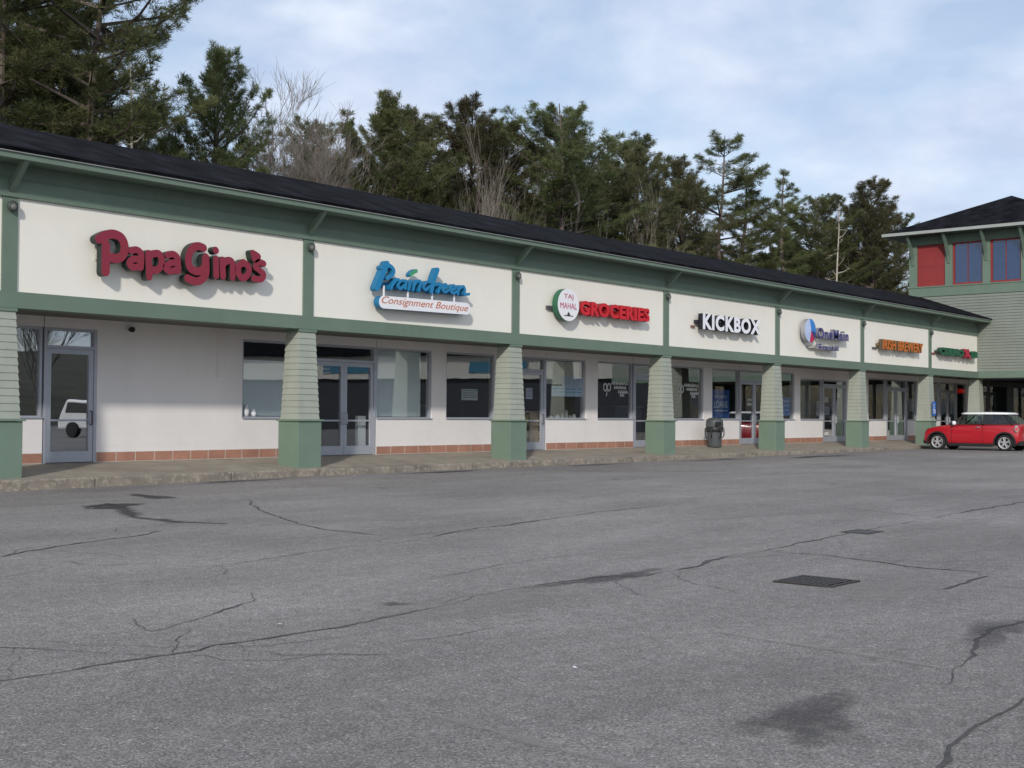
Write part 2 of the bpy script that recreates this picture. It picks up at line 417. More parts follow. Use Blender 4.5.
# ------------------------------------------------------------------ light and sky
SUNV = Vector((1.48,1.0,-.84)).normalized()              # the way the light travels
EL = math.asin(-SUNV.z); AZ = math.atan2(-SUNV.x, -SUNV.y)
sl = bpy.data.lights.new('sun','SUN'); sl.energy = 2.0; sl.angle = R(2.6); sl.color = (1,.94,.85)
so = bpy.data.objects.new('sun', sl); C.objects.link(so); so.rotation_euler = SUNV.to_track_quat('-Z','Y').to_euler(); so.location = (-30,-40,40)
w = bpy.data.worlds.new('World'); sc.world = w; w.use_nodes = True
def world():
    nt = w.node_tree; N = nt.nodes; L = nt.links; bg = N['Background']; bg.inputs['Strength'].default_value = .10
    sky = N.new('ShaderNodeTexSky'); sky.sky_type = 'NISHITA'; sky.sun_disc = False
    sky.sun_elevation = EL; sky.sun_rotation = AZ % (2*math.pi); sky.air_density = 1.0; sky.dust_density = 1.0; sky.ozone_density = 1.2
    tc = N.new('ShaderNodeTexCoord')
    sx = N.new('ShaderNodeSeparateXYZ'); L.new(tc.outputs['Generated'], sx.inputs[0])
    ad = N.new('ShaderNodeMath'); ad.operation = 'ADD'; ad.inputs[1].default_value = .30; L.new(sx.outputs['Z'], ad.inputs[0])
    mxm = N.new('ShaderNodeMath'); mxm.operation = 'MAXIMUM'; mxm.inputs[1].default_value = .06; L.new(ad.outputs[0], mxm.inputs[0])
    dv = N.new('ShaderNodeVectorMath'); dv.operation = 'DIVIDE'
    cb = N.new('ShaderNodeCombineXYZ'); L.new(mxm.outputs[0], cb.inputs[0]); L.new(mxm.outputs[0], cb.inputs[1]); cb.inputs[2].default_value = 1
    L.new(tc.outputs['Generated'], dv.inputs[0]); L.new(cb.outputs[0], dv.inputs[1])
    mp = N.new('ShaderNodeMapping'); mp.inputs['Location'].default_value = (3.3,1.2,0); mp.inputs['Scale'].default_value = (1,1,.5)
    mp.inputs['Rotation'].default_value = (0,0,R(-25))
    L.new(dv.outputs[0], mp.inputs['Vector'])
    n1 = N.new('ShaderNodeTexNoise'); n1.inputs['Scale'].default_value = 3.4; n1.inputs['Detail'].default_value = 7; n1.inputs['Roughness'].default_value = .5; n1.inputs['Distortion'].default_value = .25
    L.new(mp.outputs['Vector'], n1.inputs['Vector'])
    r1 = N.new('ShaderNodeValToRGB'); r1.color_ramp.elements[0].position = .36; r1.color_ramp.elements[1].position = .60
    r1.color_ramp.elements[0].color = (.40,.40,.40,1); r1.color_ramp.elements[1].color = (1,1,1,1)
    L.new(n1.outputs['Fac'], r1.inputs['Fac'])
    n2 = N.new('ShaderNodeTexNoise'); n2.inputs['Scale'].default_value = 5.2; n2.inputs['Detail'].default_value = 8; n2.inputs['Roughness'].default_value = .55
    m2 = N.new('ShaderNodeMapping'); m2.inputs['Location'].default_value = (7.1,4.4,2); L.new(dv.outputs[0], m2.inputs['Vector']); L.new(m2.outputs['Vector'], n2.inputs['Vector'])
    r2 = N.new('ShaderNodeValToRGB'); r2.color_ramp.elements[0].position = .32; r2.color_ramp.elements[1].position = .68
    r2.color_ramp.elements[0].color = (4.35,5.1,6.65,1); r2.color_ramp.elements[1].color = (6.15,6.7,7.75,1)
    L.new(n2.outputs['Fac'], r2.inputs['Fac'])
    mx = N.new('ShaderNodeMix'); mx.data_type = 'RGBA'
    L.new(r1.outputs['Color'], mx.inputs[0]); L.new(sky.outputs['Color'], mx.inputs[6]); L.new(r2.outputs['Color'], mx.inputs[7])
    L.new(mx.outputs[2], bg.inputs['Color'])
world()
sc.view_settings.view_transform = 'Standard'; sc.view_settings.look = 'None'; sc.view_settings.gamma = 1; sc.view_settings.exposure = .42

# ------------------------------------------------------------------ ground
def gz(x): return float(np.interp(x, [10,15,30,40,46,60], [0,.03,.045,.065,.085,.12]))
def ground():
    xs = [-1500,-400,-120,-40,-10,0,5,8,10,12.5,15,18,22,26,30,35,40,43,46,50,55,60,80,120,300,700,2000]
    ys = [-1500,-400,-120,-60,-40,-30,-24,-20,-16,-12,-8,-4,-2,-.42,8,20,60,150,500,2000]
    mb = MB(); n = len(ys)
    vs = [(x,y,gz(x)) for x in xs for y in ys]
    fs = [(i*n+k,(i+1)*n+k,(i+1)*n+k+1,i*n+k+1) for i in range(len(xs)-1) for k in range(n-1)]
    mb.add(vs, fs); kind(mb.build('parking_lot', M['asphalt']), 'structure')
    mb = MB(); mb.add([(-300,19,.16),(700,19,.16),(700,500,.16),(-300,500,.16)], [(0,1,2,3)])
    kind(mb.build('forest_floor', M['floor_litter']), 'structure')
    # walkway: one gently rising sheet, with the kerb along its edge
    mb = MB()
    xs = np.arange(-4, 51.1, 1.0)
    vs = []; 
    for x in list(xs)+[54.9]:
        vs += [(x,-.28,.163),(x,1.90,.318)]
    n = len(vs)//2
    mb.add(vs, [(2*i,2*i+2,2*i+3,2*i+1) for i in range(n-1)])
    mb.add([(50.35,-14.5,.163),(54.95,-14.5,.318),(54.95,-.285,.318),(50.35,-.285,.163)], [(0,1,2,3)])
    kind(mb.build('sidewalk', M['conc']), 'structure')
    mb = MB(); x = -4.; rnd = random.Random(3)
    while x < 50.3:
        l = min(rnd.uniform(2.2,3.1), 50.3-x)
        dz = rnd.uniform(-.006,.006); dy = rnd.uniform(-.012,.012)
        mb.prism_x([(-.44+dy,-.2),(-.278,-.2),(-.278,.166+dz),(-.41+dy,.168+dz),(-.43+dy,.15+dz)], x+.006, x+l-.006)
        x += l
    mb.prism_y([(50.2,-.2),(50.34,-.2),(50.34,.166),(50.23,.166),(50.21,.15)], -14.5, -.45)
    kind(mb.build('curb', M['curb'], bevel=.012), 'structure')
ground()

def ribbon(name, pts, w, m, seed=0, jitter=.02, sub=10, lift=.004, wet=False):
    rnd = random.Random(seed); P = []
    for a, b in zip(pts[:-1], pts[1:]):
        L_ = math.hypot(b[0]-a[0], b[1]-a[1]); k = max(2, int(L_/.06)); k = min(k, 60)
        for i in range(k):
            t = i/k; P.append((a[0]+(b[0]-a[0])*t, a[1]+(b[1]-a[1])*t))
    P.append(pts[-1]); n = len(P); mb = MB(); vs = []; j = 0; at = []; j2 = 0; wv = .7; tgt = .7
    for i, p in enumerate(P):
        q0, q1 = P[max(0,i-1)], P[min(n-1,i+1)]
        t = Vector((q1[0]-q0[0], q1[1]-q0[1])); t = t.normalized() if t.length > 0 else Vector((1,0))
        nn = Vector((-t.y,t.x)); j = j*.75 + rnd.uniform(-jitter,jitter); j2 = j2*.96 + rnd.uniform(-jitter,jitter)*.9
        if rnd.random() < .10: tgt = rnd.choice([.12,.3,.5,.7,1.,1.5])
        wv += (tgt-wv)*.35
        ww = w*((.35+rnd.random()*1.1) if wet else wv*(.6+rnd.random()*.9))/2*min(1, .25+6*min(i,n-1-i)/n)
        c = Vector(p) + nn*(j + (0 if wet else j2))
        rows = ((-1,0),(1,0)) if not wet else ((-1,0),(0,1),(1,0))
        for s_, e_ in rows:
            q = c + nn*(ww*s_); vs.append((q.x,q.y,gz(q.x)+lift)); at.append(e_*.55)
    k = 3 if wet else 2
    mb.add(vs, [(k*i+r_, k*i+k+r_, k*i+k+r_+1, k*i+r_+1) for i in range(n-1) for r_ in range(k-1)])
    o = mb.build(name, m)
    if wet:
        a = o.data.attributes.new('edge','FLOAT','POINT'); a.data.foreach_set('value', at)
    return kind(o, 'structure')
def patch(name, cx, cy, a, b, rot, m, seed=0, lift=.004, edge=.75):
    rnd = random.Random(seed); mb = MB(); n = 28; vs = [(cx,cy,gz(cx)+lift)]; at = [edge]
    for rr, e in ((.5,edge*.72),(1.,0)):
        for i in range(n):
            t = 2*math.pi*i/n; k = rr*(1+.22*math.sin(3*t+seed)+.15*math.sin(5*t+2*seed)+rnd.uniform(-.08,.08))
            u, v = a*k*math.cos(t), b*k*math.sin(t)
            x, y = cx+u*math.cos(rot)-v*math.sin(rot), cy+u*math.sin(rot)+v*math.cos(rot)
            vs.append((x,y,gz(x)+lift)); at.append(e)
    fs = [(0,1+i,1+(i+1)%n) for i in range(n)] + [(1+i,1+n+i,1+n+(i+1)%n,1+(i+1)%n) for i in range(n)]
    o = mb.add(vs, fs).build(name, m)
    q = o.data.attributes.new('edge','FLOAT','POINT'); q.data.foreach_set('value', at)
    return kind(o, 'structure')
CR = {'main':[[2.0,-13.15],[2.82,-13.14],[3.09,-13.18],[3.55,-13.2],[3.86,-13.19],[4.0,-13.1],[4.22,-13.12],[4.77,-13.13],[5.36,-13.09],[5.83,-13.06],[6.04,-13.04],[6.25,-12.94],[6.62,-12.91],[7.12,-12.93],[7.64,-13.0],[7.85,-13.22],[8.64,-13.16],[9.53,-12.96],[10.16,-12.95],[10.89,-12.87],[12.39,-12.79],[14.42,-12.71],[18.03,-12.6],[24,-12.6]],
'br':[[4.0,-16.85],[4.44,-16.77],[4.69,-16.76],[4.95,-16.73],[5.18,-16.73],[5.47,-16.73],[6.5,-16.8]],
'c3':[[11.76,-2.94],[11.26,-4.0],[10.41,-5.3],[9.48,-6.85],[8.98,-7.88],[8.74,-8.65],[8.72,-9.26],[8.72,-9.7]],
'c5':[[5.17,-8.58],[5.56,-8.34],[5.98,-8.18],[6.51,-7.97],[7.03,-7.82],[7.49,-7.53]],
'c6':[[6.06,-10.32],[6.56,-10.26],[6.96,-10.15],[7.81,-9.97],[8.28,-10.08],[9.14,-9.84],[9.99,-9.61],[10.48,-9.64],[12.5,-9.3],[14.5,-9.35]],
'c7':[[10.02,-13.03],[10.1,-13.47],[9.98,-13.98],[9.8,-14.49],[9.87,-14.94]],
'c8':[[8.67,-15.12],[9.08,-15.11],[9.66,-15.07]],'c8b':[[9.13,-15.17],[9.15,-15.34],[9.19,-15.54],[9.3,-16.1]],
'c9':[[5.61,-16.33],[6.02,-16.22],[6.4,-16.16],[6.85,-16.02],[7.21,-15.94],[7.71,-15.98]],
'c10':[[5.45,-9.09],[5.41,-9.54],[5.5,-9.73],[5.92,-9.79]],
'c11':[[4.2,-12.03],[4.04,-12.37],[4.01,-12.53],[4.23,-12.43],[5.14,-12.0],[5.37,-11.71]],
'c12':[[4.57,-9.8],[4.94,-9.69],[5.13,-9.53]],
'c13':[[14.56,-8.52],[15.5,-8.91],[16.67,-8.81]],
'c14':[[15.53,-10.91],[14.98,-11.58],[14.62,-12.51]],
'c15':[[4.71,-13.75],[5.02,-13.82],[5.54,-13.82],[5.93,-13.87]],
'c16':[[6.61,-12.14],[7.15,-12.04],[7.87,-11.85],[8.9,-11.9]]}
CW = {'main':.026,'br':.04,'c3':.03,'c5':.035,'c6':.022,'c8':.035,'c9':.014,'c7':.018}
for i, (k, p) in enumerate(CR.items()):
    ribbon('asphalt_crack', p, CW.get(k,.010), M['crack'], seed=i, jitter=.012)
rnd = random.Random(11)
for i in range(44):                                       # hairline branches off the long cracks
    src = CR[rnd.choice(['main','main','c6','c3','c5','c7'])]; j = rnd.randrange(len(src)-1); t = rnd.random()
    x = src[j][0]+(src[j+1][0]-src[j][0])*t; y = src[j][1]+(src[j+1][1]-src[j][1])*t
    a = rnd.uniform(0,6.28); p = [[x,y]]
    for k in range(rnd.randint(3,6)):
        a += rnd.uniform(-.7,.7); p.append([p[-1][0]+math.cos(a)*.28, p[-1][1]+math.sin(a)*.28])
    ribbon('asphalt_crack', p, .006, M['crack'], seed=100+i, jitter=.02)
ribbon('damp_trickle', [[8.5,-4.4],[9.2,-3.75],[8.9,-4.6],[8.58,-5.09],[8.23,-5.99],[8.2,-6.72],[8.4,-7.35]], .32, M['wet'], seed=5, jitter=.03, lift=.0055, wet=True)
patch('damp_stain', 9.0,-4.2,.62,.32,.6,M['wet'],3,.005,.95)
patch('damp_stain', 10.4,-3.0,.75,.22,1.45,M['wet'],8,.005,.8)
patch('oil_stain', 4.62,-16.15,.60,.25,.3,M['stain'],2,.005,.55)
patch('oil_stain', 7.2,-16.0,.75,.22,.1,M['stain'],4,.005,.45)
patch('oil_stain', 7.6,-13.03,.85,.17,-.05,M['stain'],6,.005,.62)
patch('oil_stain', 18.7,-.95,1.2,.22,.0,M['wet'],12,.005,.8)
patch('oil_stain', 24,-.85,1.6,.25,0,M['stain'],14,.005,.7)
patch('oil_stain', 13.6,-.8,1.2,.25,0,M['stain'],15,.005,.75)
patch('oil_stain', 33.5,-1.75,2.2,.35,0,M['wet'],16,.005,.72)
patch('oil_stain', 29,-1.1,1.6,.25,0,M['stain'],17,.005,.7)
patch('oil_stain', 4.2,-9.6,.6,.25,.4,M['stain'],22,.005,.5)
rnd = random.Random(77)
for i in range(16):
    x = rnd.uniform(4,24); y = rnd.uniform(-15.5,-2)
    patch('oil_drip', x, y, rnd.uniform(.06,.2), rnd.uniform(.05,.14), rnd.random()*3, M['stain'], 200+i, .0048, .55)
for i in range(9):
    patch('worn_lane', rnd.uniform(4,26), -rnd.uniform(3,14), rnd.uniform(1.6,3.5), rnd.uniform(.35,.8), rnd.uniform(-.25,.25), M['dust'], 300+i, .0042, .36)
patch('dusty_wear', 9.73,-13.02,.55,.22,0,M['dust'],7,.005,.7)
patch('dusty_wear', 8.4,-14.75,1.0,.45,.1,M['dust'],9,.005,.42)
patch('dusty_wear', 13.5,-13.2,2.0,.35,0,M['dust'],10,.005,.42)
ribbon('faded_line', [[6.11,-14.84],[6.06,-15.19],[6.03,-15.55],[5.95,-16.22]], .11, M['dust'], seed=1, jitter=.004, lift=.0045, wet=True)
ribbon('faded_line', [[3.66,-14.92],[3.62,-15.38],[3.58,-15.7],[3.56,-16.4]], .11, M['dust'], seed=2, jitter=.004, lift=.0045, wet=True)

# storm drain grate: frame, bars and a flat black sheet painted as the shade below
def grate():
    c = (8.44,-14.27); z = gz(8.1)
    t = thing('drain_grate','square black cast iron storm drain grate set in the asphalt','drain grate',(c[0],c[1],z))
    a = .20
    fr = MB()
    for (x0,x1,y0,y1) in ((-a-.03,a+.03,-a-.03,-a),(-a-.03,a+.03,a,a+.03),(-a-.03,-a,-a,a),(a,a+.03,-a,a)):
        fr.box(c[0]+x0,c[0]+x1,c[1]+y0,c[1]+y1,z-.02,z+.012)
    iron = mat('cast_iron', (.045,.038,.034), .6, metal=.3, var=.25, scale=8)
    fr.build('frame', iron, t)
    b = MB()
    for i in range(9):
        y = -a + .03 + i*(2*a-.03)/9
        b.box(c[0]-a,c[0]+a,c[1]+y,c[1]+y+.024,z+.0065,z+.0125)
    for x in (-.08,.08): b.box(c[0]+x-.01,c[0]+x+.01,c[1]-a,c[1]+a,z+.006,z+.0115)
    b.build('bars', iron, t)
    p = MB(); p.add([(c[0]-a,c[1]-a,z+.005),(c[0]+a,c[1]-a,z+.005),(c[0]+a,c[1]+a,z+.005),(c[0]-a,c[1]+a,z+.005)],[(0,1,2,3)])
    p.build('pit_shade', mat('drain_shade',(.006,.006,.007),.9,var=0), t)
grate()
def cover():
    c = (12.28,-12.86); z = gz(12.3)
    t = thing('drain_cover','small dark metal cover plate flush in the asphalt beyond the square grate','drain cover',(c[0],c[1],z))
    iron = mat('plate_iron', (.06,.056,.054), .65, metal=.2, var=.25, scale=9)
    MB().box(c[0]-.165,c[0]+.165,c[1]-.125,c[1]+.125,z-.01,z+.006).build('plate', iron, t)
    r_ = MB()
    for (x0,x1,y0,y1) in ((-.19,.19,-.15,-.127),(-.19,.19,.127,.15),(-.19,-.167,-.127,.127),(.167,.19,-.127,.127)): r_.box(c[0]+x0,c[0]+x1,c[1]+y0,c[1]+y1,z-.01,z+.009)
    r_.build('rim', iron, t)
cover()
rnd = random.Random(21)
for i,(x,y) in enumerate([(4.6,-12.9),(3.2,-14.1),(4.72,-14.9),(17.2,-1.0),(16.2,-.9),(27.6,-1.2),(28.6,-1.3),(20.5,-3.4),(9.8,-1.6)]):
    mb = MB(); s = .016 + .02*rnd.random(); a = rnd.random()*3
    vs = [(x+s*math.cos(a+k*2.1)*rnd.uniform(.6,1.2), y+s*math.sin(a+k*2.1)*rnd.uniform(.6,1.2), gz(x)+.012+.012*rnd.random()) for k in range(3)]
    vs.append((x+.2*s, y+.1*s, gz(x)+.018)); mb.add(vs, [(0,1,2),(0,1,3),(1,2,3)])
    tag(mb.build('paper_scrap', M['white']), 'tiny white scrap of litter lying on the open asphalt', 'litter', 'scraps of litter on the asphalt')

# ------------------------------------------------------------------ the long plaza building
B = thing('shopping_plaza','long single storey shop building with white fascia panels, green trim and black shingle roof','building',(20,1.75,.0))
XL, XR = -3.2, 51.0
STR = [3.75,9.78,15.785,21.945,28.17,34.29,40.23,46.09]   # pilaster strips
SW = .125
PC = [3.65,9.70,15.78,21.96,28.20,34.29,40.25,46.15]      # pillars
# roof
def roof_uv(o):
    uv = o.data.uv_layers.new(name='UVMap'); 
    for p in o.data.polygons:
        n = p.normal
        for li in p.loop_indices:
            v = o.data.vertices[o.data.loops[li].vertex_index].co
            if abs(n.x) > abs(n.y): uv.data[li].uv = (v.y, math.hypot(v.x, v.z)*(1 if n.x>0 else -1))
            else: uv.data[li].uv = (v.x, math.hypot(v.y, v.z))
rf = MB()
XS = np.linspace(XL, XR, 40); rr = random.Random(2)
prof = [(-.62,5.185),(2.3,6.20),(4.2,5.75),(18.4,5.75)]
dzs = [rr.uniform(-.012,.012) for _ in XS]
vs = []
for x, dz in zip(XS, dzs):
    vs += [(x,prof[0][0],prof[0][1])] + [(x,p[0],p[1]+dz) for p in prof[1:]]
n = len(prof)
rf.add(vs, [(i*n+k,(i+1)*n+k,(i+1)*n+k+1,i*n+k+1) for i in range(len(XS)-1) for k in range(n-1)])
rf.add([(XL,-.62,5.185),(XR,-.62,5.185),(XR,-.60,5.13),(XL,-.60,5.13)], [(3,2,1,0)])
roof_uv(rf.build('roof', M['shingle'], B))
MB().box(XL,XR,-.60,-.52,5.115,5.182).build('gutter', M['gutter'], B, bevel=.01)
MB().box(XL,XR,-.565,-.49,5.03,5.113).build('fascia_board', M['trim'], B)
MB().box(XL,XR,-.488,.18,5.045,5.075).build('eave_soffit', M['trim'], B)
fz = MB(); fz.box(XL,XR,-.012,.2,4.80,5.043); fz.box(XL,XR,-.055,.2,4.53,4.797)
fz.build('frieze', M['trim'], B)
MB().box(XL,XR,-.045,.33,2.812,3.065).build('beam', M['beam'], B)
MB().box(XL,XR,.33,1.95,2.865,2.90).build('soffit', M['soffit'], B)
edges = [XL] + STR + [XR + SW]
for a, b in zip(edges[:-1], edges[1:]):
    MB().box(a + (SW if a > XL else 0) + .002, b - SW - .002, 0, .2, 3.067, 4.528).build('sign_panel', M['panel'], B)
for x in STR:
    MB().box(x-SW, x+SW, -.03, .2, 3.067, 4.528).build('pilaster', M['trim'], B)
    bk = MB()                                            # angled knee brace carrying the eave
    bk.prism_x([(-.036,4.58),(-.036,4.74),(-.40,5.043),(-.52,5.028)], x-.045, x+.045)
    bk.build('bracket', M['trim'], B)
def pillar(cx, cy, root, sh=True):
    p = MB()
    p.box(cx-.29,cx+.29,cy-.29,cy+.29,.05,1.055)
    pb = p.build('pillar', M['base'], root, bevel=.008)
    MB().box(cx-.325,cx+.325,cy-.325,cy+.325,1.057,1.092).build('ledge', M['base'], pb, bevel=.006)
    s = MB(); n = 14; z0, z1 = 1.094, 2.755
    for i in range(n):
        a = z0 + (z1-z0)*i/n; b = z0 + (z1-z0)*(i+1)/n
        h0 = .258 - .062*i/n; h1 = .258 - .062*(i+1)/n
        s.frustum(cx,cy,a,b-.001,h0+.007,h0+.007,h1-.004,h1-.004)
    s.build('shaft', M['siding'], pb)
    MB().box(cx-.215,cx+.215,cy-.215,cy+.215,2.757,2.810).build('cap', M['trim'], pb)
for x in PC: pillar(x, .175, B)

# --- openings in the shop wall (x0, x1, kind)
ZF, ZS, ZH = .315, 1.09, 2.68
OPEN = [(6.6,8.9,'w'),(10.1,11.36,'w'),(11.38,12.40,'d1'),(15.62,17.34,'wb'),(17.42,19.27,'d2'),(19.29,21.05,'wb'),(21.53,23.27,'w'),
        (24.20,25.26,'d1'),(25.28,26.99,'w'),(27.52,29.2,'w'),(29.22,30.28,'d1'),(30.95,32.95,'w'),(33.44,35.08,'w'),(35.10,37.08,'d2'),
        (37.10,38.78,'w'),(39.18,40.86,'wc'),(40.88,42.76,'d2'),(44.6,46.22,'w'),(46.24,48.18,'d2'),(48.2,49.2,'w'),(50.1,51.54,'w'),(51.56,53.46,'d2'),(53.48,54.6,'w')]
wl = MB(); YW = 1.75
x = XL
def tiles(a, b):
    tl = MB()
    tl.box(a, b, YW-.006, YW+.0, ZF-.02, .49, 1)
    k = max(1, round((b-a)/.40)); wd = (b-a)/k
    for i in range(k): tl.box(a+i*wd+.009, a+(i+1)*wd-.009, YW-.010, YW-.0065, ZF+.004, .482, 0)
    tl.build('tile_band', [M['tile'], M['grout']], B)
for (a, b, k) in OPEN:
    zh = 2.52 if 39 < a < 43 else ZH
    if a - x > .03:
        wl.box(x, a, YW, YW+.2, .1, 2.864); tiles(x, a)
    wl.box(a, b, YW, YW+.2, zh, 2.864)
    if k[0] == 'w': wl.box(a, b, YW, YW+.2, .1, ZS); tiles(a, b)
    x = b
wl.box(x, 54.8, YW, YW+.2, .1, 2.864)
wl.box(XL, XL+.2, YW+.2, 18, .1, 5.7); wl.box(XL, XR, 17.8, 18, .1, 5.7); wl.box(XL, XL+.2, .2, YW-.001, 2.905, 5.04)
wl.build('wall', M['wall'], B)
# rooms behind the glass
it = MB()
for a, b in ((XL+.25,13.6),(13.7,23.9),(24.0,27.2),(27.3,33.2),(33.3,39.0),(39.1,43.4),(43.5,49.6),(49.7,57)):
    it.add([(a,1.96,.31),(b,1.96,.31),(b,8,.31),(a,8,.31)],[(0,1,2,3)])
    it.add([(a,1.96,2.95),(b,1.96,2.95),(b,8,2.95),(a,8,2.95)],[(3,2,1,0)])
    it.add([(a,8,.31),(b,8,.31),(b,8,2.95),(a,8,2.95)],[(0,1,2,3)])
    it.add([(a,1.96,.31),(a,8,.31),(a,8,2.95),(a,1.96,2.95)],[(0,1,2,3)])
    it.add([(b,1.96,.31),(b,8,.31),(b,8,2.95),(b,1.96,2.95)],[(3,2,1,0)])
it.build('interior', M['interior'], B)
def frame_rect(mb, a, b, z0, z1, y0, y1, t, tb=None):
    tb = t if tb is None else tb
    mb.box(a,a+t,y0,y1,z0,z1); mb.box(b-t,b,y0,y1,z0,z1); mb.box(a+t,b-t,y0,y1,z1-t,z1); mb.box(a+t,b-t,y0,y1,z0,z0+tb)
for (a, b, k) in OPEN:
    zh = 2.52 if 39 < a < 43 else ZH
    if k[0] == 'w':
        m = MB(); frame_rect(m, a+.002, b-.002, ZS+.002, zh-.002, YW+.03, YW+.12, .045)
        m.box(a+.002,b-.002,YW-.03,YW+.028,ZS+.002,ZS+.022)
        fo = m.build('window', M['alum'], B)
        MB().box(a+.047,b-.047,YW+.07,YW+.08,ZS+.048,zh-.048).build('pane', M['mirrorglass' if a < 11 else 'glass'], fo)
        if k == 'wb':
            MB().box(a+.06,b-.22 if a > 18 else b-.06,YW+.16,YW+.175,ZS+.06,zh-.05 if a > 18 else 2.28).build('blind', M['blind'], fo)
        if k == 'wc':
            MB().box(a+.42,b-.45,YW+.25,YW+.28,ZS+.0,zh-.06).build('curtain', M['curtain'], fo)
    else:
        m = MB(); t = .055; zt = 2.315
        m.box(a+.002,a+t,YW+.005,YW+.12,ZF-.01,zh-.002); m.box(b-t,b-.002,YW+.005,YW+.12,ZF-.01,zh-.002)
        m.box(a+t,b-t,YW+.006,YW+.12,zt,zt+.055); m.box(a+t,b-t,YW+.006,YW+.12,zh-.05,zh-.002)
        fo = m.build('door_frame', M['alum'], B)
        MB().box(a+t,b-t,YW+.07,YW+.08,zt+.055,zh-.05).build('pane', M['mirrorglass' if a < 12 else 'glass'], fo)
        leaves = [(a+t+.004,b-t-.004)] if k == 'd1' else [(a+t+.004,(a+b)/2-.003),((a+b)/2+.003,b-t-.004)]
        for i, (p, q) in enumerate(leaves):
            m = MB(); frame_rect(m, p, q, ZF+.006, zt-.005, YW+.02, YW+.065, .085, .19)
            m.box(p+.085,q-.085,YW+.035,YW+.05,1.04,1.075)
            lf = m.build('door', M['alum'], B)
            MB().box(p+.085,q-.085,YW+.052,YW+.06,ZF+.196,zt-.09).build('pane', M['mirrorglass' if a < 12 else 'glass'], lf)
            hx = q-.045 if (k == 'd1' or i == 0) else p+.045
            h = MB(); h.tube([(hx,YW+.019,.98),(hx,YW-.03,.98),(hx,YW-.03,1.22),(hx,YW+.019,1.22)], .014, 8)
            h.build('handle', M['alum'] if k == 'd2' else M['darkal'], lf)
# things behind / on the glass
def paper(name, x0, x1, z0, z1, label, cat, col, y=YW+.062, group=None, rows=0, ink=(.2,.22,.3)):
    mb = MB(); mb.box(x0,x1,y+.022,y+.026,z0,z1)
    if rows:
        rnd = random.Random(int(x0*100)); h = (z1-z0)/(rows+1)
        for i in range(rows):
            z = z1-h*(i+.75); xx = x0+.06*(x1-x0)
            while xx < x1-.15*(x1-x0):
                l = rnd.uniform(.06,.2)*(x1-x0); mb.box(xx,min(xx+l,x1-.04*(x1-x0)),y+.020,y+.0215,z-h*.2,z+h*.22,1); xx += l+.04*(x1-x0)
    return tag(mb.build(name, [mat(name+'_face', col, .7, var=.05), mat(name+'_ink', ink, .7, var=0)]), label, cat, group)
navy = (.04,.14,.42)
p = thing('window_poster','dark blue poster with white lettering low in the shop window behind the litter bin','poster',(34.1,1.83,1.18))
MB().box(33.6,34.62,1.842,1.848,1.16,2.02).build('sheet', mat('poster_blue', navy, .6, var=.05), p)
wm = mat('poster_white', (.8,.84,.9), .6, var=0)
text_obj('lettering','WE HAVE',33.72,34.45,1.76,1.86,1.838,.003,wm,p)
text_obj('lettering','LOANS',33.70,34.50,1.46,1.68,1.838,.003,wm,p,bold=.01)
MB().box(33.72,34.5,1.838,1.841,1.36,1.39).build('underline', wm, p)
paper('window_poster',37.95,38.62,1.24,1.84,'bright blue poster in the window right of the fifth pillar','poster',(.05,.22,.62),rows=3,ink=(.35,.5,.75))
paper('paper_notice',22.16,22.73,1.55,1.82,'pale grey paper sign in the dark window left of the third pillar','notice',(.62,.64,.60),rows=4)
paper('window_poster',25.61,26.95,1.70,1.965,'wide pale blue banner low in the grocery window','poster',(.62,.74,.90),rows=2,ink=(.2,.50,.6))
paper('window_poster',26.08,26.96,1.97,2.23,'pale blue sheet of notices above the wide banner in the grocery window','poster',(.66,.74,.86),rows=4,ink=(.35,.4,.5),y=YW+.07)
paper('paper_notice',24.57,24.83,1.61,1.89,'white paper notice on the half hidden glass door beside the third pillar','notice',(.66,.64,.74),rows=4,y=YW+.06)
paper('paper_notice',35.70,35.98,1.70,1.78,'small white sticker on the glass door left of the fifth pillar, upper of two','sticker',(.7,.7,.7),y=YW+.045)
paper('paper_notice',35.70,35.98,1.55,1.64,'small white sticker on the glass door left of the fifth pillar, lower of two','sticker',(.7,.7,.7),y=YW+.045)
paper('red_poster',17.76,18.02,1.96,2.22,'small dark red poster with pale figure on the left leaf of the double door','poster',(.16,.03,.03),rows=2,ink=(.6,.4,.3),y=YW+.06)
paper('paper_notice',41.15,41.42,1.72,1.90,'white round edged notice on the left leaf of the door under the sixth panel','notice',(.62,.63,.64),y=YW+.05)
paper('paper_notice',41.15,41.50,1.28,1.56,'grey notice sheet halfway down the left leaf of the door under the sixth panel','notice',(.33,.37,.40),rows=3,y=YW+.05)
paper('paper_notice',42.15,42.42,1.90,2.06,'pale notice high on the right leaf of the door under the sixth panel','notice',(.5,.52,.52),y=YW+.05)
paper('paper_notice',41.10,41.45,.56,.66,'white sticker at the foot of the door under the sixth panel','sticker',(.66,.66,.66),y=YW+.05)
tag(MB().box(18.93,19.16,1.95,2.05,.32,1.16).build('white_board', M['white']), 'tall narrow white board leaning inside the right leaf of the double door', 'board')
paper('paper_notice',48.55,49.05,1.45,1.95,'light notices grouped in the window between the glass door and the seventh pillar','notice',(.30,.34,.35),rows=5)
paper('paper_notice',40.55,40.80,1.25,1.75,'light grey notice at the right edge of the curtained window','notice',(.38,.39,.38),rows=4)
tag(MB().box(25.36,26.86,YW+.13,YW+.145,2.02,2.62).build('reflection_board', mat('cream_reflection',(.72,.70,.62),.8)), 'cream board added as the fascia reflection in the upper part of the grocery window', 'board')  # added board, its cream stands for the opposite fascia mirrored in the glass
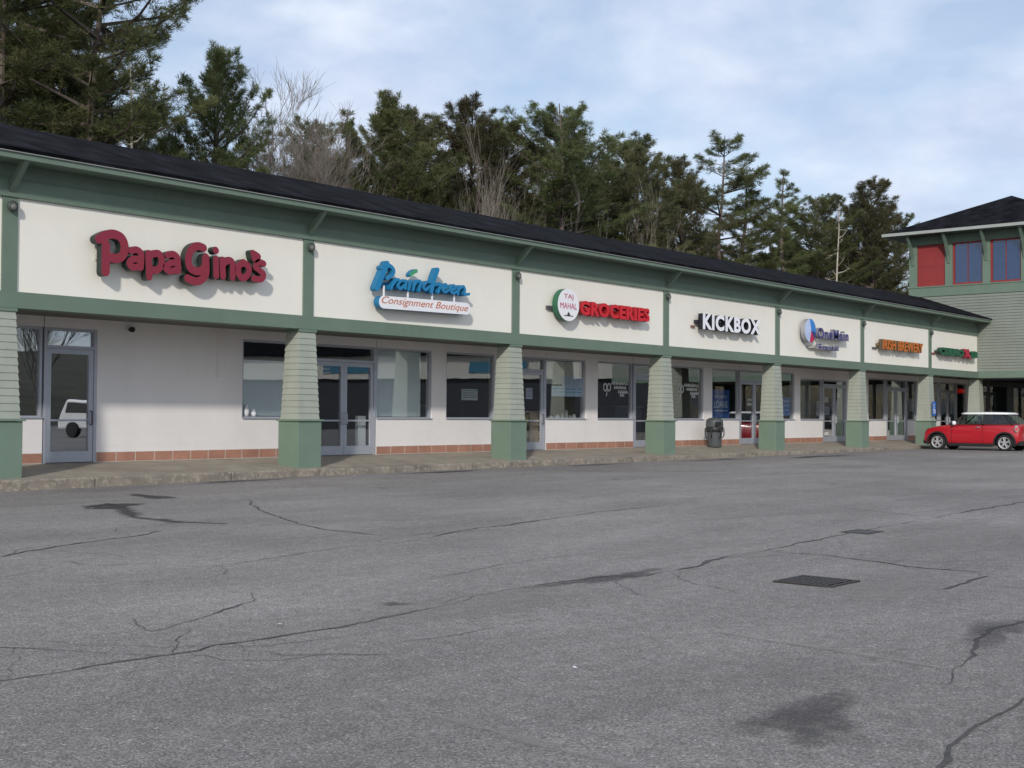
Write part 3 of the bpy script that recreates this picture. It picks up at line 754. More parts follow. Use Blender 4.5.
for px_,hh,lb in ((15.80,.24,'white figurine on the window sill left of the second pillar'),(15.98,.15,'small white pot beside the figurine on the sill left of the second pillar'),(16.78,.16,'small white pot half hidden by the second pillar on the window sill')):
    tag(MB().lathe([(.001,ZS+.05),(.06,ZS+.05),(.075,ZS+.05+hh*.5),(.04,ZS+.05+hh*.7),(.055,ZS+.05+hh*.9),(.001,ZS+.05+hh)],(px_,YW+.115,0),'z',12).build('ornament', M['white'], smooth=True), lb, 'ornament')
# goods on the grocery window sill
gd = [(25.75,.14,.10,(.6,.6,.5)),(26.02,.17,.13,(.55,.62,.75)),(26.25,.08,.17,(.7,.7,.68)),(26.42,.10,.24,(.72,.73,.7)),(26.58,.09,.12,(.6,.58,.5)),(26.75,.12,.15,(.7,.7,.68))]
gl = ['low pale tub at the left end of the grocery window sill','pale blue round tin on the grocery window sill','small white jar left of the tall bottle on the grocery window sill','tall white bottle on the grocery window sill','short cream jar right of the tall bottle on the grocery window sill','white tub at the right end of the grocery window sill']
for (gx, wd, h, col), lb in zip(gd, gl):
    t = thing('container', lb, 'container', (gx,1.98,ZS), 'goods standing on the grocery window sill')
    MB().lathe([(0.001,ZS+.0),(wd/2,ZS),(wd/2,ZS+h*.75),(wd/2*.8,ZS+h*.82),(.001,ZS+h*.82)],(gx,1.98,0),'z',14).build('jar', mat('jar', col, .5, var=.08), t, smooth=False)
    MB().lathe([(.001,ZS+h*.822),(wd/2*.82,ZS+h*.822),(wd/2*.82,ZS+h),(.001,ZS+h)],(gx,1.98,0),'z',14).build('lid', mat('lid', tuple(c*.7 for c in col), .5, var=0), t)
st = thing('display_shelf','light wooden shelf of goods standing inside the half hidden glass door','shelf',(24.95,2.2,.315))
m = MB(); m.box(24.55,25.6,2.55,2.6,.315,1.3)
for z in (.32,.62,.95,1.27): m.box(24.55,25.6,2.0,2.55,z,z+.03)
m.box(24.93,25.26,1.985,2.02,.345,1.265); m.build('rack', mat('light_wood',(.66,.50,.34),.7), st)
m = MB(); rnd = random.Random(4)
for z in (.35,.65,.98):
    xx = 24.6
    while xx < 25.5: m.box(xx,xx+.1,2.04,2.3,z,z+rnd.uniform(.12,.24)); xx += .13
m.build('goods', mat('packets',(.5,.38,.10),.7,var=.6,scale=9), st)
# shelving and counters dimly seen in the rooms
for i,(a,b,y,h,lb) in enumerate([(21.7,23.0,3.6,1.1,'dim clothes rack behind the dark window left of the third pillar'),(27.8,29.0,4.0,1.2,'dim grey counter behind the window with white lettering left of the fourth pillar'),(31.2,32.6,3.8,1.15,'dim grey counter behind the window with white lettering right of the fourth pillar'),(44.8,46.0,3.5,1.2,'dim counter behind the window left of the seventh pillar')]):
    t = thing('shop_counter', lb, 'counter', ((a+b)/2,y,.31), 'counters dimly seen inside the shops')
    MB().box(a,b,y,y+.6,.31,.31+h).build('counter_body', mat('counter_body',(.22,.22,.22),.7), t)
    MB().box(a-.04,b+.04,y-.04,y+.64,.31+h+.001,.35+h).build('counter_top', mat('counter_top',(.42,.42,.40),.5), t)
# white lettering stuck on two windows
def decal(x0, z0, s, lb):
    w_ = mat('vinyl_white', (.62,.63,.62), .6, var=.05)
    t = thing('window_lettering', lb, 'window lettering', (x0,YW+.066,z0))
    S = []
    for cx in (.10,.27): S.append([(x0+(cx+.075*math.cos(a))*s, z0+(.24+.10*math.sin(a))*s) for a in np.linspace(0,6.283,9)])
    stroke_obj('emblem', S, .035*s, YW+.064, .003, [w_,w_], t, .012)
    S = [[(x0+.19*s,z0+.14*s),(x0+.15*s,z0+.0*s)]]
    rnd = random.Random(9)
    for (zz, xa, xb) in ((.33,.40,1.12),(.21,.52,1.05),(.09,.72,1.15),(.0,.80,1.0)):
        xx = xa
        while xx < xb:
            l = rnd.uniform(.05,.09); S.append([(x0+xx*s,z0+zz*s),(x0+(xx+.02)*s,z0+(zz+.07)*s)]); S.append([(x0+(xx+.02)*s,z0+(zz+.07)*s),(x0+(xx+l)*s,z0+(zz+.0)*s)]); xx += l+.03
    stroke_obj('lettering', S, .028*s, YW+.064, .003, [w_,w_], t, .012)
decal(27.86,1.74,1.0,'white emblem and wavy lettering on the window left of the fourth pillar')
decal(31.56,1.76,1.02,'white emblem and wavy lettering on the window right of the fourth pillar')
nn = thing('neon_sign','small glowing red neon sign in the dark window under the corner','neon sign',(54.1,1.85,2.2))
ne, nt_, nb = new_mat('neon_red'); nb.inputs['Base Color'].default_value = (.5,.02,.02,1); nb.inputs['Emission Color'].default_value = (1,.03,.02,1); nb.inputs['Emission Strength'].default_value = .3
text_obj('lettering','OPEN',53.72,54.5,2.27,2.45,YW+.086,.01,ne,nn,bold=.01)
MB().box(53.68,54.54,YW+.1,YW+.11,2.2,2.5).build('backing', M['black'], nn)
MB().lathe([(.001,0),(.05,0),(.05,.04),(.035,.09),(.001,.1)],(13.05,1.64,2.72),'y',12).build('security_camera', M['black'])
tag(bpy.data.objects['security_camera'],'small dark round fixture high on the blank white wall','fixture')
cd = MB(); cd.tube([(15.0,1.72,2.86),(15.0,1.72,1.9)], .012, 6)
tag(cd.build('wall_conduit', M['wall']), 'thin painted conduit running down the white wall left of the second pillar', 'conduit')

# small round lamps on the pilasters
for i, x in enumerate(STR):
    lb = ['round dark spotlight on the pilaster left of the frame edge','round dark spotlight on the leftmost pilaster, above the first pillar','round dark spotlight on the pilaster between the maroon and the blue sign','round dark spotlight on the pilaster between the blue sign and the white oval','round dark spotlight on the pilaster between the red letters and the white block letters','round dark spotlight on the pilaster left of the coloured ball sign','round dark spotlight on the pilaster left of the orange letters','round dark spotlight on the pilaster between the orange and the green letters'][i]
    t = thing('wall_light', lb, 'spotlight', (x,-.03,4.36), 'spotlights on the pilasters')
    MB().lathe([(.001,-.05),(.075,-.05),(.085,-.035),(.085,-.0),(.04,.04),(.001,.04)],(x,-.075,4.38),'y',16).build('housing', mat('lamp_housing',(.05,.065,.06),.5), t, smooth=True)
    MB().lathe([(.001,0),(.045,0),(.05,.012)],(x,-.148,4.365),'y',14).build('lens', M['lens'], t, smooth=True)
    MB().box(x-.06,x+.06,-.036,-.031,4.30,4.46).build('back_plate', M['trim'], t)

# ------------------------------------------------------------------ signs
YS = -.25
def signmats(name, face, side): return [mat(name+'_face', face, .45, var=.05, scale=2), mat(name+'_return', side, .5, var=.08)]
def raceway(t, x0, x1, z, col=(.42,.42,.36), m=None):
    mb = MB(); mb.box(x0,x1,-.115,-.012,z-.045,z+.045); mb.build('raceway', m or mat('raceway',col,.6), t)
# maroon rounded script
PG = {'P':[[[11.06,4.01],[11.18,4.08],[11.32,4.12],[11.47,4.08],[11.54,3.96],[11.52,3.81],[11.42,3.73],[11.28,3.73]],[[11.19,3.93],[11.19,3.49]]],
'a':[[[11.67,3.88],[11.77,3.91],[11.86,3.86],[11.87,3.75],[11.86,3.62]],[[11.83,3.75],[11.72,3.75],[11.64,3.68],[11.70,3.61],[11.82,3.63]]],
'p':[[[12.01,3.87],[12.03,3.48]],[[12.06,3.86],[12.2,3.89],[12.27,3.81],[12.26,3.68],[12.16,3.6],[12.07,3.61]]],
'a2':[[[12.39,3.88],[12.5,3.91],[12.59,3.86],[12.61,3.74],[12.61,3.63]],[[12.57,3.77],[12.45,3.75],[12.36,3.67],[12.43,3.61],[12.56,3.64]]],
'G':[[[13.14,4.08],[13.01,4.1],[12.88,4.02],[12.82,3.86],[12.87,3.7],[13.03,3.66],[13.16,3.74],[13.18,3.9]],[[13.19,3.92],[13.2,3.66],[13.12,3.53],[12.97,3.48],[12.81,3.52]]],
'i':[[[13.41,3.91],[13.42,3.62]],[[13.4,4.07],[13.41,4.06]]],
'n':[[[13.55,3.91],[13.57,3.62]],[[13.58,3.85],[13.69,3.92],[13.78,3.86],[13.78,3.62]]],
'o':[[[14.02,3.91],[13.91,3.83],[13.91,3.71],[14.01,3.63],[14.13,3.71],[14.14,3.84],[14.02,3.91]]],
'apos':[[[14.23,4.11],[14.37,4.05],[14.28,3.98],[14.23,4.11]]],
's':[[[14.49,3.93],[14.37,3.95],[14.3,3.86],[14.4,3.8],[14.49,3.73],[14.43,3.64],[14.26,3.64]]]}
t = thing('shop_sign','large maroon rounded lettering spelling two words on the leftmost full white panel','shop sign',(12.8,0,3.5))
mm = signmats('maroon', (.235,.022,.042), (.018,.026,.022))
for k, s in PG.items():
    s = [[(14.56-(14.52-x_)*.978, z_) for x_, z_ in st_] for st_ in s]
    wd = {'P':.150,'G':.138,'apos':.10,'a':.112,'a2':.112,'s':.115}.get(k,.122)
    stroke_obj('letter', s, wd, YS, .15, mm, t, .015)
raceway(t, 11.25, 14.4, 3.74)
# blue script with the white pill below
PR = [[[17.65,4.23],[17.52,3.99],[17.38,3.72]],[[17.52,4.14],[17.7,4.2],[17.83,4.13],[17.81,4.03],[17.65,3.94]],[[17.89,3.94],[17.82,3.84],[17.77,3.74]],[[17.83,3.84],[17.91,3.92],[17.98,3.94]],[[18.18,3.93],[18.05,3.92],[17.96,3.82],[18.03,3.76],[18.17,3.85]],[[18.19,3.93],[18.17,3.77]],[[18.32,3.93],[18.27,3.76]],[[18.45,3.94],[18.4,3.76]],[[18.42,3.86],[18.54,3.96],[18.62,3.93],[18.57,3.76]],[[18.91,3.97],[18.78,3.95],[18.7,3.86],[18.77,3.79],[18.89,3.88]],[[19.12,4.24],[19.01,4.01],[18.94,3.78]],[[19.07,3.92],[19.19,3.96],[19.19,3.88],[19.14,3.77]],[[19.26,3.87],[19.41,3.9],[19.37,3.96],[19.26,3.89],[19.34,3.79],[19.46,3.84]],[[19.51,3.86],[19.66,3.89],[19.62,3.96],[19.52,3.88],[19.58,3.79],[19.72,3.83]],[[19.79,3.95],[19.76,3.78]],[[19.79,3.89],[19.92,3.96],[19.98,3.89],[19.96,3.79],[20.11,3.81]]]
t = thing('shop_sign','bright blue script sign above a rounded white board with orange lettering','shop sign',(18.8,0,3.3))
mb_ = signmats('skyblue', (.012,.20,.42), (.010,.15,.31))
stroke_obj('script_lettering', PR, [.125,.08,.06,.06,.058,.06,.065,.06,.06,.058,.105,.06,.055,.055,.06,.06], YS, .15, mb_, t, .012)
stroke_obj('leaf_dot', [[[18.33,4.07],[18.40,4.13],[18.48,4.16]]], [.085], YS, .12, [mat('leaf_green',(.06,.33,.16),.5,var=.3,scale=8), mb_[1]], t, .012)
pl = stroke_obj('name_board', [[[17.555,3.45],[20.02,3.485]]], [.255], YS, .16, [M['white'], mb_[1]], t, .02)
text_obj('lettering','Consignment Boutique',17.50,20.07,3.385,3.57,YS-.006,.004,mat('orange_ink',(.50,.13,.035),.6,var=.05),pl,bold=-.004,shear=.35)
for x in (17.62,18.3,19.02,19.7): MB().box(x-.013,x+.013,YS+.05,YS+.08,3.57,3.79).build('post', M['white'], t)
raceway(t, 17.5, 20.0, 3.82, m=mb_[1])
# white oval cabinet
t = thing('oval_sign','white oval sign cabinet with red lettering and green rim','shop sign',(23.62,0,3.44))
mb = MB(); n = 40; cx, cz, ra, rb = 23.62, 3.825, .415, .385
ring = [(cx+ra*math.cos(2*math.pi*i/n), cz+rb*math.sin(2*math.pi*i/n)) for i in range(n)]
mb.add([(a,YS,b) for a,b in ring], [tuple(range(n))], 0)
mb.add([(a,YS,b) for a,b in ring]+[(a,YS+.17,b) for a,b in ring], [(i,n+i,n+(i+1)%n,(i+1)%n) for i in range(n)], 1)
mb.add([(a,YS+.17,b) for a,b in ring], [tuple(range(n-1,-1,-1))], 1)
cb = mb.build('cabinet', [M['white'], mat('green_rim',(.03,.13,.075),.5)], t)
ri = mat('rose_ink',(.42,.05,.12),.6,var=0)
text_obj('lettering','TAJ',23.44,23.80,3.94,4.08,YS-.005,.004,ri,cb)
text_obj('lettering','MAHAL',23.30,23.94,3.73,3.87,YS-.005,.004,ri,cb)
dk = mat('dark_ink',(.03,.03,.035),.6,var=0)
mb = MB(); mb.prism_y([(23.44,3.555),(23.80,3.555),(23.80,3.57),(23.67,3.58),(23.66,3.62),(23.62,3.66),(23.58,3.62),(23.57,3.58),(23.44,3.57)], YS-.006, YS-.002); mb.build('emblem', dk, cb)
MB().box(23.05,23.55,-.075,-.012,3.70,3.78).build('raceway', M['darkal'], t)
# red block letters
t = thing('shop_sign','bright red bold block lettering right of the white oval sign','shop sign',(25.6,0,3.6))
text_obj('letter','GROCERIES',24.09,27.05,3.62,3.97,YS,.15,signmats('red',(.58,.012,.022),(.26,.012,.016)),t,bold=.05,split=True,spacing=1.12)
raceway(t, 24.2, 26.95, 3.78, m=mat('red_raceway',(.42,.015,.02),.5))
# white block letters with black returns
t = thing('shop_sign','white bold block lettering with black sides on the fourth full white panel','shop sign',(31.2,0,3.58))
text_obj('letter','KICKBOX',29.64,32.84,3.585,4.03,YS,.15,signmats('whitek',(.82,.83,.88),(.012,.012,.02)),t,bold=.045,split=True,spacing=1.12)
raceway(t, 29.55, 32.7, 3.80, m=mat('black_raceway',(.02,.02,.03),.5))
MB().box(29.38,29.56,-.06,-.012,3.64,3.69).build('conduit', mat('brown_conduit',(.25,.12,.09),.6), t)
# ball and navy letters
t = thing('shop_sign','navy lettering with a blue, white and red ball on the fifth full white panel','shop sign',(37.1,0,3.3))
cx, cz, rr_ = 35.98, 3.90, .37
sn = [mat('ball_blue',(.03,.22,.62),.4,var=.05), mat('ball_pale',(.45,.55,.78),.4,var=.05), mat('ball_red',(.55,.02,.09),.4,var=.05), mat('ball_return',(.30,.31,.33),.5), mat('ball_navy',(.03,.04,.20),.4,var=.05)]
mb = MB(); n = 48
for i in range(n):
    a0, a1 = 2*math.pi*i/n, 2*math.pi*(i+1)/n; am = math.degrees((a0+a1)/2)
    mi = 0 if am < 100 or am > 355 else 1 if am < 262 else 2 if am < 318 else 4
    mb.add([(cx,YS-.03,cz),(cx+rr_*math.cos(a0),YS,cz+rr_*math.sin(a0)),(cx+rr_*math.cos(a1),YS,cz+rr_*math.sin(a1))],[(0,1,2)],mi)
    mb.add([(cx+rr_*math.cos(a0),YS,cz+rr_*math.sin(a0)),(cx+rr_*math.cos(a1),YS,cz+rr_*math.sin(a1)),(cx+rr_*math.cos(a1),YS+.15,cz+rr_*math.sin(a1)),(cx+rr_*math.cos(a0),YS+.15,cz+rr_*math.sin(a0))],[(0,3,2,1)],3)
mb.build('ball_emblem', sn, t)
nv = signmats('navy',(.045,.05,.20),(.20,.20,.25))
text_obj('lettering','OneMain',36.48,38.68,3.69,4.03,YS,.12,nv,t,bold=.012,spacing=1.08)
text_obj('lettering','Financial',36.56,37.95,3.34,3.52,YS,.12,nv,t,bold=.008,spacing=1.08)
raceway(t, 36.0, 38.5, 3.82); raceway(t, 36.2, 37.9, 3.42)
# orange letters
t = thing('shop_sign','orange bold block lettering on the sixth full white panel','shop sign',(43.1,0,3.55))
text_obj('letter','IRISH BREWERY',41.36,44.88,3.555,3.91,YS,.15,signmats('orange',(.62,.155,.016),(.10,.075,.045)),t,bold=.022,split=True)
raceway(t, 41.3, 44.8, 3.72, m=mat('olive_raceway',(.16,.11,.05),.5))
MB().box(41.0,41.35,-.06,-.012,3.57,3.62).build('conduit', M['darkal'], t)
# green letters with a red stroke
t = thing('shop_sign','dark green bold lettering with one red stroke on the last panel by the corner','shop sign',(48.5,0,3.56))
gm = signmats('green',(.010,.115,.055),(.02,.05,.035))
text_obj('letter','CUENO',46.5,48.9,3.575,3.865,YS,.15,gm,t,bold=.075,split=True,spacing=1.15)
stroke_obj('red_stroke', [[[48.98,3.83],[49.32,3.70],[49.5,3.60]],[[49.36,3.83],[49.1,3.62]]], .15, YS-.01, .15, signmats('redx',(.45,.02,.06),(.2,.02,.03)), t)
text_obj('letter','S',49.62,50.4,3.57,3.85,YS,.15,gm,t,bold=.075)
raceway(t, 46.5, 50.3, 3.70, m=gm[1])
MB().box(46.15,46.5,-.06,-.012,3.60,3.65).build('conduit', mat('rust_conduit',(.25,.07,.07),.6), t)

# accessible-parking plate on the pillar by the car
t = thing('parking_sign','small blue parking plate with white symbol on the pillar behind the red car','sign',(46.2,-.12,1.5))
MB().box(46.02,46.36,-.135,-.120,1.27,1.80).build('plate', mat('plate_blue',(.03,.13,.45),.5,var=.04), t, bevel=.004)
stroke_obj('symbol', [[[46.15,1.66],[46.16,1.50],[46.25,1.49],[46.29,1.40]],[[46.15,1.53],[46.10,1.45],[46.14,1.37],[46.22,1.37],[46.25,1.42]],[[46.15,1.70],[46.151,1.705]]], [.035,.028,.055], -.139, .003, [M['white'],M['white']], t, .008)

# ------------------------------------------------------------------ litter bin
def bin_():
    c = (32.7,1.22); z = .285
    t = thing('litter_bin','dark grey domed litter bin with side lugs against the white wall','litter bin',(c[0],c[1],z))
    g = mat('bin_grey',(.075,.085,.090),.5,var=.12); g2 = mat('bin_dark',(.022,.024,.028),.5,var=.12)
    MB().lathe([(.001,z),(.20,z),(.205,z+.02),(.225,z+.45),(.235,z+.56),(.001,z+.56)],(c[0],c[1],0),'z',28).build('body', g, t, smooth=True)
    MB().lathe([(.232,z+.44),(.250,z+.45),(.254,z+.585),(.24,z+.60)],(c[0],c[1],0),'z',28).build('collar', g2, t, smooth=True)
    m = MB()
    for k in range(6):
        a = 2*math.pi*k/6+.2; x, y = c[0]+.262*math.cos(a), c[1]+.262*math.sin(a)
        m.tube([(x-.03*math.cos(a),y-.03*math.sin(a),z+.26),(x+.022*math.cos(a),y+.022*math.sin(a),z+.36),(x+.022*math.cos(a),y+.022*math.sin(a),z+.52),(x-.03*math.cos(a),y-.03*math.sin(a),z+.62)], [.014,.018,.018,.014], 8)
    m.build('lugs', g2, t, smooth=True)
    MB().lathe([(.255,z+.601),(.262,z+.64),(.255,z+.76),(.235,z+.82),(.15,z+.865),(.001,z+.88)],(c[0],c[1],0),'z',28).build('hood', g, t, smooth=True)
    MB().box(c[0]-.30,c[0]-.05,c[1]-.27,c[1]-.20,z+.655,z+.75).build('flap', g2, t)
bin_()

# ------------------------------------------------------------------ corner tower wing
T = thing('corner_tower','grey green clapboard corner tower with hipped black roof and red framed upper windows','building',(54,-.3,0))
def lap_x(mb, x, y0, y1, z0, z1, h, m=0):                 # clapboards on a wall facing -x
    n = max(1, round((z1-z0)/h)); h = (z1-z0)/n
    for i in range(n):
        a = z0+i*h
        mb.add([(x-.026,y0,a),(x-.026,y1,a),(x-.002,y1,a+h),(x-.002,y0,a+h),(x+.05,y0,a),(x+.05,y1,a)], [(0,3,2,1),(0,1,5,4)], m)
tw = MB()
lap_x(tw, 51, -14.5, 2.83, 3.08, 6.225, .115)
tw.box(51.001,57.4,-3.45,2.83,3.08,6.60); tw.box(51.001,57.4,-14.5,-3.46,3.08,6.2)
tw.box(51.12,57.4,-3.45,2.83,6.60,8.80)
tw.build('wall', M['tsiding'], T)
bd = MB(); bd.box(50.955,51.0,-14.5,2.85,6.23,6.60); bd.box(50.93,51.0,-3.47,2.86,6.603,6.655); bd.box(50.975,51.1,-3.45,2.83,8.39,8.75)
bd.build('trim_band', M['trim'], T)
MB().box(50.955,51.33,-14.5,-.047,2.812,3.075).build('beam', M['beam'], T)
for y in (2.66,1.15,-.385,-1.905,-3.35):
    w_ = .34 if y > 2 else .31
    MB().box(50.965,51.11,y-w_/2,min(y+w_/2,2.845),6.657,8.388).build('post', M['trim'], T)
    k = MB()
    k.prism_y([(50.40,8.745),(50.29,8.745),(50.62,8.30),(50.86,7.85),(50.93,7.55),(50.962,7.55),(50.962,7.95),(50.80,8.25)], y-.05, y+.05)
    k.build('bracket', M['trim'], T)
MB().box(51.03,51.115,1.307,2.488,6.657,8.388).build('red_panel', M['redpanel'], T)
MB().box(51.022,51.029,1.31,2.485,7.50,7.53).build('panel_joint', M['redpanel'], T)
for (y0,y1) in ((-.228,.993),(-1.748,-.542),(-3.19,-2.062)):
    m = MB(); t_ = .075
    for b_ in ((y0,y0+t_*.6,6.66,8.385),(y1-t_,y1,6.66,8.385),(y0+t_*.6,y1-t_,6.66,6.73),(y0+t_*.6,y1-t_,8.33,8.385)): m.box(51.03,51.11,b_[0],b_[1],b_[2],b_[3])
    fo = m.build('window', M['redpanel'], T)
    MB().box(51.06,51.07,y0+t_*.6,y1-t_,6.73,8.33).build('pane', M['towerglass'], fo)
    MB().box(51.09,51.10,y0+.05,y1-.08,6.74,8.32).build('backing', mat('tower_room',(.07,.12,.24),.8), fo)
    MB().box(51.045,51.058,(y0+y1)/2-.014,(y0+y1)/2+.014,6.73,8.33).build('mullion', M['redpanel'], fo)
e0, e1, s0, s1, ze = 50.2, 58.2, -4.31, 3.69, 8.88
rt = MB(); ap = (54.2,-.31,10.64)
rt.add([(e0,s0,ze),(e1,s0,ze),(e1,s1,ze),(e0,s1,ze),ap], [(0,1,4),(1,2,4),(2,3,4),(3,0,4)])
roof_uv(rt.build('roof', M['shingle'], T))
g = MB()
g.box(e0-.03,e0+.06,s0,s1,ze-.125,ze-.005); g.box(e1-.06,e1+.03,s0,s1,ze-.125,ze-.005)
g.box(e0+.061,e1-.061,s0-.03,s0+.06,ze-.125,ze-.005); g.box(e0+.061,e1-.061,s1-.06,s1+.03,ze-.125,ze-.005)
g.build('gutter', M['gutter'], T)
MB().box(e0+.061,e1-.061,s0+.061,s1-.061,ze-.12,ze-.09).build('eave_soffit', M['trim'], T)
MB().box(51.331,54.8,-14.5,1.74,2.90,2.94).build('soffit', M['soffit'], T)
for y in (.175,-6.0,-12.2): pillar(51.31, y, T)
m = MB(); y = -14.4
MB().box(54.805,55.0,-14.5,1.74,.2,.62).build('base_wall', M['wall'], T)
while y < 1.6:
    y1 = min(y+1.7,1.73); f_ = MB()
    for b_ in ((y,y+.06,.622,2.88),(y1-.06,y1,.622,2.88),(y+.06,y1-.06,.622,.68),(y+.06,y1-.06,2.80,2.88)): f_.box(54.83,54.93,*b_)
    fo = f_.build('window', M['darkal'], T)
    MB().box(54.87,54.88,y+.06,y1-.06,.68,2.80).build('pane', M['carglass'], fo)
    y += 1.702
jb = MB(); jb.box(54.8,56.7,-14.5,1.95,2.885,2.899); jb.box(54.801,55.0,1.735,1.95,.2,2.884); jb.build('header', M['darkal'], T)
MB().box(56.5,56.6,-14.5,1.9,.31,2.884).build('interior', M['interior'], T)

# ------------------------------------------------------------------ the small red car
def car():
    S = .945; GX, GY, GZ = 43.66 + .80*S, -2.42, .072
    t = thing('parked_car','small red hatchback with white roof parked nose in by the end pillars','car',(GX,GY,GZ))
    def P(s, y, z): return (GX - y*S, GY + (1.8535 - s)*S, GZ + z*S)     # s from the nose, y to the car's left, z up
    paint, nt, b = new_mat('red_car_paint'); b.inputs['Base Color'].default_value = (.40,.008,.018,1); b.inputs['Roughness'].default_value = .32
    b.inputs['Coat Weight'].default_value = .6; b.inputs['Coat Roughness'].default_value = .08
    white = mat('white_car_roof',(.80,.81,.82),.3,var=0)
    st = [(0.0,.38,.60,.58,0),(.06,.28,.70,.69,0),(.18,.20,.80,.76,0),(.45,.185,.875,.80,0),(.85,.18,.925,.825,0),(1.08,.18,.955,.835,0),(1.6,.18,.965,.84,0),(2.4,.18,.975,.842,0),(2.9,.18,.985,.84,0),(3.2,.19,.99,.82,0),(3.42,.21,.985,.785,0),(3.55,.26,.95,.74,0),(3.63,.34,.84,.66,0)]
    prof = [(0,0),(.80,.0),(.955,.05),(1.0,.22),(1.005,.48),(.985,.70),(.945,.88),(.86,.985),(.5,1.02),(0,1.03)]
    vs = []; n = len(prof)*2-2
    for (s,zb,zt,w_,_) in st:
        half = [(w_*a, zb+(zt-zb)*h) for a,h in prof]
        ring = half + [(-a,z) for a,z in half[-2:0:-1]]
        vs += [P(s,a,z) for a,z in ring]
    fs = []
    for i in range(len(st)-1):
        for k in range(n): fs.append((i*n+k,i*n+(k+1)%n,(i+1)*n+(k+1)%n,(i+1)*n+k))
    fs += [tuple(range(n-1,-1,-1)), tuple(range((len(st)-1)*n, len(st)*n))]
    body = MB().add(vs, fs).build('body', [paint, M['black']], t, smooth=True)
    bm = bmesh.new(); bm.from_mesh(body.data); bmesh.ops.recalc_face_normals(bm, faces=bm.faces); bm.to_mesh(body.data); bm.free()
    sb = body.modifiers.new('sub','SUBSURF'); sb.levels = 2; sb.render_levels = 2
    cut = []
    for s in (.62,3.087):
        for sd in (1,-1):
            mb = MB(); c = P(s, sd*.70, .30)
            mb.lathe([(.001,-.22*S),(.345*S,-.22*S),(.345*S,.22*S),(.001,.22*S)], c, 'x', 40)
            q = mb.build('cutter', M['black']); cut.append(q)
            bm = bmesh.new(); bm.from_mesh(q.data); bmesh.ops.remove_doubles(bm, verts=bm.verts, dist=.002); bmesh.ops.recalc_face_normals(bm, faces=bm.faces); bm.to_mesh(q.data); bm.free()
            bo = body.modifiers.new('b','BOOLEAN'); bo.object = q; bo.operation = 'DIFFERENCE'; bo.solver = 'EXACT'
    bpy.context.view_layer.update()
    dg = bpy.context.evaluated_depsgraph_get()
    me = bpy.data.meshes.new_from_object(body.evaluated_get(dg)); body.modifiers.clear(); body.data = me; me.name = 'body'
    for q in cut: bpy.data.objects.remove(q)
    # glasshouse: one shell of glass under the white roof
    lo = [(1.02,.66),(1.12,.755),(1.7,.785),(2.6,.79),(3.25,.765),(3.47,.70),(3.52,.55)]
    hi = [(1.52,.50),(1.60,.565),(1.9,.60),(2.6,.605),(2.93,.585),(3.07,.53),(3.10,.42)]
    def outline(a): return [(s,y) for s,y in a] + [(s,-y) for s,y in a[::-1]]
    L_, H_ = outline(lo), outline(hi); n = len(L_)
    vs = [P(s,y,.955) for s,y in L_] + [P(s,y,1.335) for s,y in H_]
    gl = MB().add(vs, [(i,(i+1)%n,n+(i+1)%n,n+i) for i in range(n)]).build('windows', M['carglass'], t)
    bm = bmesh.new(); bm.from_mesh(gl.data); bmesh.ops.recalc_face_normals(bm, faces=bm.faces); bm.to_mesh(gl.data); bm.free()
    # pillars
    pm = MB()
    def bar(a, b, w_): pm.tube([a,b], [w_,w_], 6)
    for sd in (1,-1):
        bar(P(1.09,sd*.74,.955),P(1.585,sd*.565,1.335),.024*S); bar(P(2.30,sd*.792,.955),P(2.32,sd*.607,1.335),.042*S)
        bar(P(3.36,sd*.742,.955),P(3.00,sd*.565,1.335),.03*S); bar(P(1.45,sd*.775,.955),P(1.60,sd*.60,1.30),.010*S)
    pm.build('roof_pillars', M['black'], t)
    R_ = [(s-(.10 if s<1.6 else 0)+(.06 if s>3 else 0), y+.045) for s,y in hi]
    O_ = outline(R_); k = len(O_); I_ = [(2.38+(s-2.38)*.90, y*.86) for s,y in O_]
    vs = [P(s,y,1.325) for s,y in O_] + [P(s,y,1.355) for s,y in O_] + [P(s,y,1.398) for s,y in I_] + [P(2.35,0,1.418)]
    fs = [(i,(i+1)%k,k+(i+1)%k,k+i) for i in range(k)] + [(k+i,k+(i+1)%k,2*k+(i+1)%k,2*k+i) for i in range(k)] + [(2*k+i,2*k+(i+1)%k,3*k) for i in range(k)] + [tuple(range(k-1,-1,-1))]
    rf = MB().add(vs, fs).build('roof', white, t, smooth=True)
    bm = bmesh.new(); bm.from_mesh(rf.data); bmesh.ops.recalc_face_normals(bm, faces=bm.faces); bm.to_mesh(rf.data); bm.free()
    # seats seen through the glass
    se = MB()
    for s in (1.95,2.85):
        for y in (.36,-.36):
            a = P(s,y+.2,.5); b_ = P(s+.16,y-.2,1.10); se.box(a[0],b_[0],a[1],b_[1],a[2],b_[2])
            a = P(s+.04,y+.1,1.11); b_ = P(s+.13,y-.1,1.26); se.box(a[0],b_[0],a[1],b_[1],a[2],b_[2])
    se.build('seats', M['black'], t)
    # arches, sills, bumpers
    ar = MB()
    for s in (.62,3.087):
        for sd in (1,-1):
            pts = []
            for i in range(25):
                a = R(-18 + 216*i/24)
                for rr_, yy in ((.338,.80),(.338,.853),(.392,.853),(.400,.80)):
                    pts.append(P(s - rr_*math.cos(a), sd*yy, .30 + rr_*math.sin(a)))
            ar.add(pts, [(4*i+k,4*i+(k+1)%4,4*i+4+(k+1)%4,4*i+4+k) for i in range(24) for k in range(4)])
    ao = ar.build('wheel_arches', M['black'], t)
    bm = bmesh.new(); bm.from_mesh(ao.data); bmesh.ops.recalc_face_normals(bm, faces=bm.faces); bm.to_mesh(ao.data); bm.free()
    sl_ = MB()
